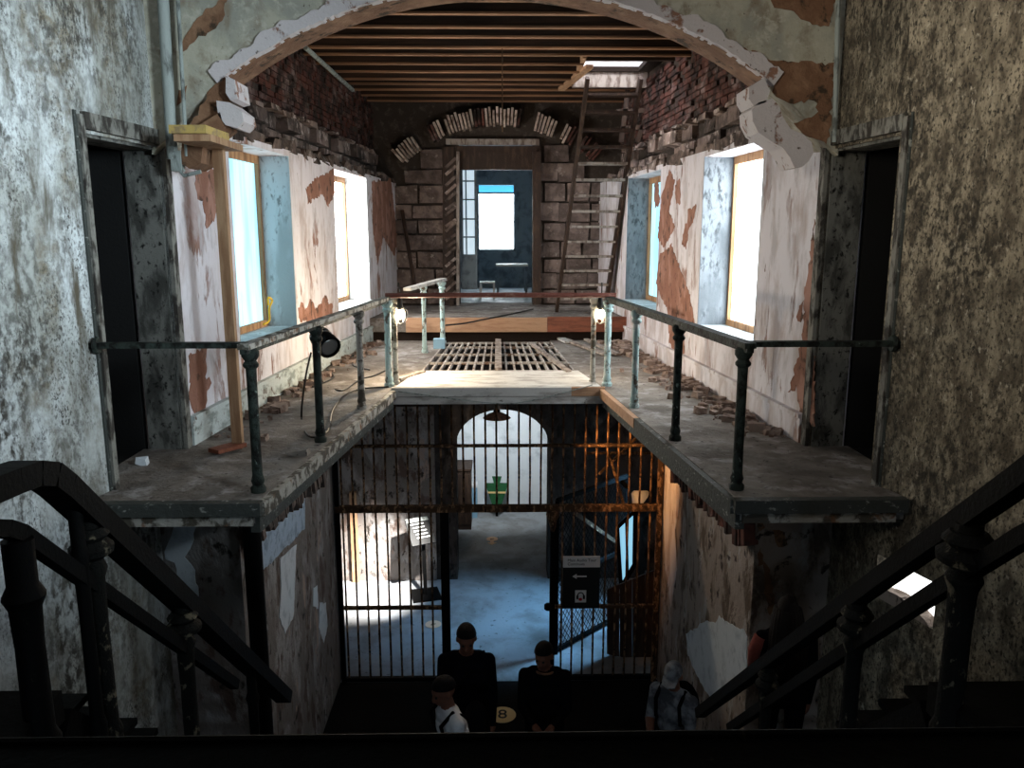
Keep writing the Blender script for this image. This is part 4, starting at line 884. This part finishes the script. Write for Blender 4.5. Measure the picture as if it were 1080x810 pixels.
# --- stairs and their rails
slope = math.tan(math.radians(43.5))
for s in (-1, 1):
    st_ = thing('stair_flight', (s * 2.1, 4, -1.4), f'dark iron stair flight going down on the {side[s]}', 'stairs')
    nst = 14
    for i in range(nst):
        y = 2.7 + i * .19; z = -.18 * (i + 1); MB().box((min(s * 1.66, s * 2.42), y, z - .03), (max(s * 1.66, s * 2.42), y + .25, z)).build('tread', 'black', st_)
    for X in (1.64, 2.44): MB().bar((s * X, 2.68, -.22), (s * X, 2.68 + nst * .19, -.22 - nst * .18), .04, .25).build('stringer', 'black', st_)
    MB().box((min(s * 1.66, s * 2.42), 2.72 + nst * .19, -2.76), (max(s * 1.66, s * 2.42), 5.44, -2.72)).build('landing', 'black', st_)
    X = s * 1.6
    hr = thing('stair_railing', (X, 2.66, -.1), f'heavy black handrail descending beside the {side[s]} stair', 'railing')
    def rp(px, py): return atX(px, py, X)
    if s < 0:
        top = [rp(-90, 545), rp(5, 507), rp(28, 499), rp(46, 500), rp(62, 512), rp(300, 735)]
        low = [rp(-60, 556), rp(4, 557), rp(20, 562), rp(248, 722)]
    else:
        top = [rp(1120, 474), rp(1075, 507), rp(930, 610), rp(800, 706), rp(738, 752)]
        low = [rp(1120, 546), rp(1080, 566), rp(960, 642), rp(820, 735), rp(770, 768)]
    mb = MB()
    for a, b in zip(top, top[1:]): mb.bar(a, b, .11 if s < 0 else .075, .085 if s < 0 else .07)
    for p in top[1:-1]: mb.ball(p, (.05, .04, .04) if s < 0 else (.036, .034, .034), 10, 6)
    mb.build('handrail', 'black', hr); mb = MB()
    for a, b in zip(low, low[1:]): mb.bar(a, b, .05, .055)
    mb.build('lower_rail', 'black', hr)
    def on(px):
        for a, b in zip(top, top[1:]):
            pa, pb = (a, b)
            for k in range(60):
                p = pa.lerp(pb, k / 60); q = CAMR.inverted() @ (p - EYE); sx = 540 + F * q.x / -q.z
                if abs(sx - px) < 4: return p
        return top[-2]
    for px, rr_, mt in (((14, .055, 'black'), (78, .03, 'black'), (96, .042, 'flaked'), (192, .045, 'flaked'), (268, .035, 'black')) if s < 0 else ((1021, .05, 'flaked'), (902, .042, 'flaked'), (808, .035, 'flaked'))):
        p = on(px); base = max(LF, -.2 - max(0, (p.y - 2.7)) * .947) - .1; h = p.z - base - .03; h = max(h, .3)
        if px == 14: h -= .18
        b_ = MB().lathe([(rr_ * 1.5, 0), (rr_ * 1.5, .05), (rr_ * 1.05, .09), (rr_ * 1.2, .2), (rr_ * .9, .24), (rr_ * .85, h * .6), (rr_ * .95, h - .24), (rr_ * 1.25, h - .2), (rr_ * .9, h - .16), (rr_ * .9, h)], (p.x, p.y, base), 12).build('baluster', mt, hr, True)
        if mt == 'flaked': MB().lathe([(rr_, 0), (rr_ * 1.9, .025), (rr_ * 2.0, .05), (rr_ * 1.3, .08), (rr_ * 1.7, .1), (rr_ * 1.2, .13)], (p.x, p.y, base + h - .16), 12).build('capital', 'flaked', b_, True)

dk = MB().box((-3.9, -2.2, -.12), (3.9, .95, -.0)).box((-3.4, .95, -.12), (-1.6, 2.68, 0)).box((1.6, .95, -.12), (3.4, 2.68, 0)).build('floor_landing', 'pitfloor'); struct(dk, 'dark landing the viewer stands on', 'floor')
lr = thing('landing_railing', (0, .9, 0), 'broad black landing rail across the bottom of the view', 'railing')
yy = .92
def rz(py): return atY(540, py, yy).z
MB().box((-2.6, .80, rz(772) - .07), (2.6, yy, rz(772))).build('handrail', 'black', lr)
MB().tube([(-2.6, yy - .012, rz(772)), (2.6, yy - .012, rz(772))], .007, 8).build('rail_bead', 'black', lr, True)
for x in (-2.4, -1.2, 0, 1.2, 2.4): MB().lathe([(.05, 0), (.05, .04), (.03, .08), (.03, rz(772) - .07)], (x, .86, 0), 12).build('baluster', 'black', lr, True)
MB().box((-2.6, .84, .25), (2.6, .88, .31)).build('lower_rail', 'black', lr)

# ================================================================== PEOPLE
def person(loc, rotz, height, label, mats, arms, lean=0., head=(0., 0., 0.), hair='short', hairmat='hair', stride=0., extra=None):
    """one continuous body grown from tapered limbs; mats: top, bottom, skin, shoes"""
    k = height / 1.75; root = thing('person', loc, label, 'person'); root.rotation_euler = (0, 0, rotz)
    bones = []
    L_ = math.sin(lean); 
    def lz(x, y, z):     # lean the trunk forward (towards -y) above the hips
        if z > .95: d = z - .95; return V((x, y - d * math.sin(lean), .95 + d * math.cos(lean)))
        return V((x, y, z))
    def bone(a, b, ra, rb, m): bones.append((V(a), V(b), ra, rb, m))
    hipz = .93
    for s in (-1, 1):
        h = V((s * .095, 0, hipz)); kn = V((s * .10, -.03 - s * stride * .5, .50)); an = V((s * .10, .03 - s * stride, .09))
        bone(h, kn, .088, .058, 1); bone(kn, an, .058, .04, 1); bone(an, an + V((0, -.02, -.045)), .04, .038, 3); bone(an + V((0, .02, -.05)), an + V((s * .02, -.15, -.055)), .036, .03, 3)
    bone(lz(-.07, 0, .95), lz(.07, 0, .95), .115, .115, 1)
    bone(lz(-.06, 0, 1.08), lz(.06, 0, 1.08), .105, .105, 0); bone(lz(0, 0, 1.0), lz(0, 0, 1.25), .12, .12, 0)
    bone(lz(-.09, -.01, 1.25), lz(.09, -.01, 1.25), .11, .11, 0); bone(lz(-.10, 0, 1.36), lz(.10, 0, 1.36), .09, .09, 0)
    bone(lz(-.14, 0, 1.40), lz(.14, 0, 1.40), .06, .06, 0); bone(lz(-.10, 0, 1.425), lz(.10, 0, 1.425), .06, .06, 0); bone(lz(0, .01, 1.40), lz(0, .0, 1.46), .075, .06, 0)
    for s, (el, wr) in zip((-1, 1), arms):
        sh = lz(s * .178, 0, 1.40); e = sh + V((s * el[0], el[1], el[2])); wv = e + V((s * wr[0], wr[1], wr[2]))
        bone(sh, e, .058, .046, 0); bone(e, wv, .046, .03, mats[4] if len(mats) > 4 else 0)
        d = (wv - e).normalized(); sd = d.orthogonal().normalized(); palm = wv + d * .075
        sd = (V((s, 0, 0)) - d * d.dot(V((s, 0, 0)))).normalized() if abs(d.x) < .9 else V((0, -1, 0)); cr = d.cross(sd)
        fw = -cr if cr.y > 0 else cr
        across = V((0, 1, 0)) - d * d.y
        across = across.normalized() if across.length > .2 else sd
        curl = across.cross(d) * (1 if across.cross(d).x * -s > 0 else -1)
        bone(wv, wv + d * .03, .027, .027, 2)
        for o_ in (-.026, -.009, .009, .026): bone(wv + d * .03 + across * o_ * .8, palm + across * o_, .017, .014, 2)
        for o_, fl_2 in ((-.028, .075), (-.0095, .085), (.0095, .08), (.028, .06)):
            b0_ = palm + across * o_; b1_ = b0_ + d * fl_2 * .5 + curl * .012; b2_ = b1_ + d * fl_2 * .32 + curl * .026
            bone(b0_, b1_, .0105, .0095, 2); bone(b1_, b2_, .0095, .008, 2)
        t0_ = wv + d * .025 - across * .024; t1_ = t0_ - across * .028 + d * .035 + curl * .012; bone(t0_, t1_, .014, .0115, 2); bone(t1_, t1_ + d * .03 + curl * .008, .011, .009, 2)
    nk = lz(0, .005, 1.45); hc0 = lz(0, -.015, 1.62)
    HR = Matrix.Rotation(head[2], 3, 'Z') @ Matrix.Rotation(-lean * .4 - head[0], 3, 'X').inverted() @ Matrix.Rotation(head[1], 3, 'Y')
    HR = Matrix.Rotation(head[2], 3, 'Z') @ Matrix.Rotation(head[0], 3, 'X') @ Matrix.Rotation(head[1], 3, 'Y')
    def hp_(x, y, z): return nk + V((0, -.01, .06)) + HR @ V((x, y, z))
    bone(nk, hp_(0, 0, .03), .056, .052, 2)
    mb = MB()
    for a, b, ra, rb, m_ in bones:
        d = b - a; nseg = max(2, int(d.length / .04))
        mb.tube([a.lerp(b, i / nseg) for i in range(nseg + 1)], [ra + (rb - ra) * i / nseg for i in range(nseg + 1)], 12); mb.ball(a, ra, 12, 8); mb.ball(b, rb, 12, 8)
    # head: skull, jaw, brow, nose, ears, lips
    hb_ = len(mb.v)
    mb.ball(hp_(0, .012, .125), (.074, .094, .098), 20, 14, HR); mb.ball(hp_(0, -.028, .065), (.056, .062, .07), 16, 10, HR); mb.ball(hp_(0, -.055, .025), (.03, .03, .026), 12, 8, HR)
    mb.ball(hp_(0, -.07, .135), (.05, .018, .016), 12, 8, HR); mb.tube([hp_(0, -.082, .12), hp_(0, -.102, .078)], [.01, .017], 10); mb.ball(hp_(0, -.1, .077), .016, 10, 6)
    for s in (-1, 1): mb.ball(hp_(s * .074, .015, .09), (.012, .022, .034), 10, 8, HR); mb.ball(hp_(s * .035, -.06, .075), (.02, .02, .02), 10, 6, HR)
    mb.ball(hp_(0, -.084, .045), (.026, .012, .012), 10, 6, HR)
    me = mb.mesh('body'); tmp = bpy.data.objects.new('t', me); C.objects.link(tmp)
    rm_ = tmp.modifiers.new('r', 'REMESH'); rm_.mode = 'VOXEL'; rm_.voxel_size = .0105; sm = tmp.modifiers.new('s', 'SMOOTH'); sm.factor = .5; sm.iterations = 3
    dg = bpy.context.evaluated_depsgraph_get(); bme = bpy.data.meshes.new_from_object(tmp.evaluated_get(dg)); bpy.data.objects.remove(tmp)
    bme.name = 'body'; bme.materials.clear()
    for m_ in mats[:4]: bme.materials.append(M[m_])
    nf = len(bme.polygons); cen = np.zeros(nf * 3); bme.polygons.foreach_get('center', cen); cen = cen.reshape(-1, 3)
    best = np.full(nf, 1e9); idx = np.zeros(nf, int)
    hpc = np.array(hp_(0, 0, .1)); blist = [(tuple(a), tuple(b), ra, rb, m_) for a, b, ra, rb, m_ in bones] + [(tuple(hp_(0, -.02, .05)), tuple(hp_(0, 0, .14)), .09, .1, 2)]
    for a, b, ra, rb, m_ in blist:
        a, b = np.array(a), np.array(b); ab = b - a; t = np.clip(((cen - a) @ ab) / max(ab @ ab, 1e-9), 0, 1); dd = np.linalg.norm(cen - a - t[:, None] * ab, axis=1) - (ra + (rb - ra) * t)
        w_ = dd < best; best[w_] = dd[w_]; idx[w_] = m_
    bme.polygons.foreach_set('material_index', idx.astype(np.int32)); bme.polygons.foreach_set('use_smooth', [True] * nf); bme.update()
    bme.transform(Matrix.Scale(k, 4))
    body = bpy.data.objects.new('body', bme); C.objects.link(body); body.parent = root
    def child(mb_, name, mat, smooth=True):
        m3 = mb_.mesh(name, smooth=smooth); m3.transform(Matrix.Scale(k, 4)); m3.materials.append(M[mat]); o_ = bpy.data.objects.new(name, m3); C.objects.link(o_); o_.parent = root; return o_
    for s in (-1, 1): child(MB().ball(hp_(s * .030, -.078, .112), .011, 10, 6), 'eye', 'ink')
    # hair
    hm = MB(); vs = []; fs = []; seg, rg = 20, 9
    for i in range(rg + 1):
        for j in range(seg):
            ph_ = 2 * PI * j / seg; fy = math.sin(ph_)   # +y is the back of the head
            lim = (1.05 + .75 * (fy * .5 + .5)) if hair != 'cap' else 1.45
            th = lim * i / rg; vs.append(hp_(.082 * math.sin(th) * math.cos(ph_), .014 + .104 * math.sin(th) * math.sin(ph_), .125 + .108 * math.cos(th)))
    for i in range(rg):
        for j in range(seg): fs.append((i * seg + j, (i + 1) * seg + j, (i + 1) * seg + (j + 1) % seg, i * seg + (j + 1) % seg))
    hm.add(vs, fs)
    if hair == 'cap':
        child(hm, 'cap', 'cloth_grey'); child(MB().prism([hp_(-.07, -.06, .13), hp_(.07, -.06, .13), hp_(.06, -.15, .115), hp_(0, -.17, .11), hp_(-.06, -.15, .115)], HR @ V((0, 0, .01))), 'cap_brim', 'cloth_grey', False)
    else: child(hm, 'hair', hairmat)
    if hair == 'long':
        lh = MB()
        for j in range(15):
            t = PI * (-.12 + 1.24 * j / 14); cx_, cy_ = math.cos(t), math.sin(t); p0 = hp_(.072 * cx_, .014 + .092 * cy_, .14)
            pts = [p0, hp_(.088 * cx_, .02 + .10 * cy_, .05), V((.115 * cx_, .05 + .095 * cy_, 1.38)), V((.12 * cx_ + random.uniform(-.01, .01), .055 + .085 * cy_, 1.22)), V((.10 * cx_, .06 + .07 * cy_, 1.08 + random.uniform(-.03, .03)))]
            lh.tube(pts, [.03, .034, .036, .03, .008], 8)
        child(lh, 'long_hair', hairmat)
    if extra: extra(child, lz, k)
    return root
down = ((.03, .01, -.29), (.0, -.06, -.25)); hold = ((.02, -.06, -.28), (-.12, -.20, -.04)); ph_low = ((.06, .0, -.28), (-.06, -.2, -.12))
FX = lambda px, py, y: atY(px, py, y).x
MT = ['cloth_navy', 'cloth_black', 'skin', 'cloth_black']
y = 6.55; htop = atY(497, 652, y).z
def shoulder_bag(child, lz, k): child(MB().tube([lz(.14, .1, 1.42), lz(.03, .0, 1.44) + V((0, -.12, -.08)), lz(-.1, -.13, 1.2), lz(-.19, -.04, 1.0)], .012, 6), 'bag_strap', 'cloth_black')
person((FX(492, 690, y), y, LF), .0, htop - LF, 'taller man in dark jacket, head bowed, standing by the left gate post', MT, (hold, down), .05, (.35, 0, .1), extra=shoulder_bag)
y = 6.5; htop = atY(570, 672, y).z
def collar(child, lz, k): child(MB().tube([lz(.065 * math.cos(t), .01 + .065 * math.sin(t), 1.475) for t in [2 * PI * i / 14 for i in range(15)]], .012, 6), 'collar', 'cloth_red')
def collar2(child, lz, k): child(MB().tube([lz(.085 * math.cos(t), .0 + .08 * math.sin(t), 1.455) for t in [2 * PI * i / 16 for i in range(17)]], .010, 6), 'collar', 'enamel')
person((FX(575, 690, y), y, LF), -.1, htop - LF, 'shorter man in black jacket looking down at his hands', ['cloth_black', 'cloth_black', 'skin', 'cloth_black'], (hold, hold), .04, (.35, 0, -.35), extra=collar2)
y = 5.95
def backpack(child, lz, k):
    b_ = MB(); c_ = lz(0, .19, 1.2); b_.ball(c_, (.15, .10, .23), 16, 10); child(b_, 'backpack', 'cloth_black')
    for s in (-1, 1): child(MB().tube([lz(s * .11, .10, 1.40), lz(s * .115, .0, 1.475), lz(s * .115, -.12, 1.38), lz(s * .12, -.12, 1.2), lz(s * .13, .08, 1.1)], .018, 6), 'backpack_strap', 'cloth_black')
person((FX(486, 730, y), y, LF), -1.15, 1.80, 'person in white shirt with black backpack strap, turned to the left', ['cloth_white', 'cloth_black', 'skin', 'cloth_black', 2], (down, down), .22, (.35, 0, .1), extra=backpack)
y = 6.3; htop = atY(712, 692, y).z
person((FX(714, 720, y), y, LF), -.7, htop - LF, 'person in pale shirt and light cap at the foot of the right stair', ['cloth_grey', 'cloth_black', 'skin', 'cloth_black', 2], (hold, hold), .12, (.3, 0, .2), 'cap', extra=backpack)
y = 4.98; htop = atY(826, 630, y).z; tr = -.18 * (int((y - 2.7) / .19) + 1)
person((FX(828, 700, y), y, tr), PI - .15, htop - tr, 'woman with long dark hair and black coat going down the right stair', ['cloth_black', 'cloth_black', 'skin', 'cloth_black'], (down, hold), .05, (.1, 0, 0), 'long', 'hairbrown', extra=lambda child, lz, k: child(MB().tube([lz(.20, .03, 1.42), lz(.235, .02, 1.3), lz(.24, .02, 1.15)], [.045, .05, .04], 10), 'scarf_end', 'cloth_red'))
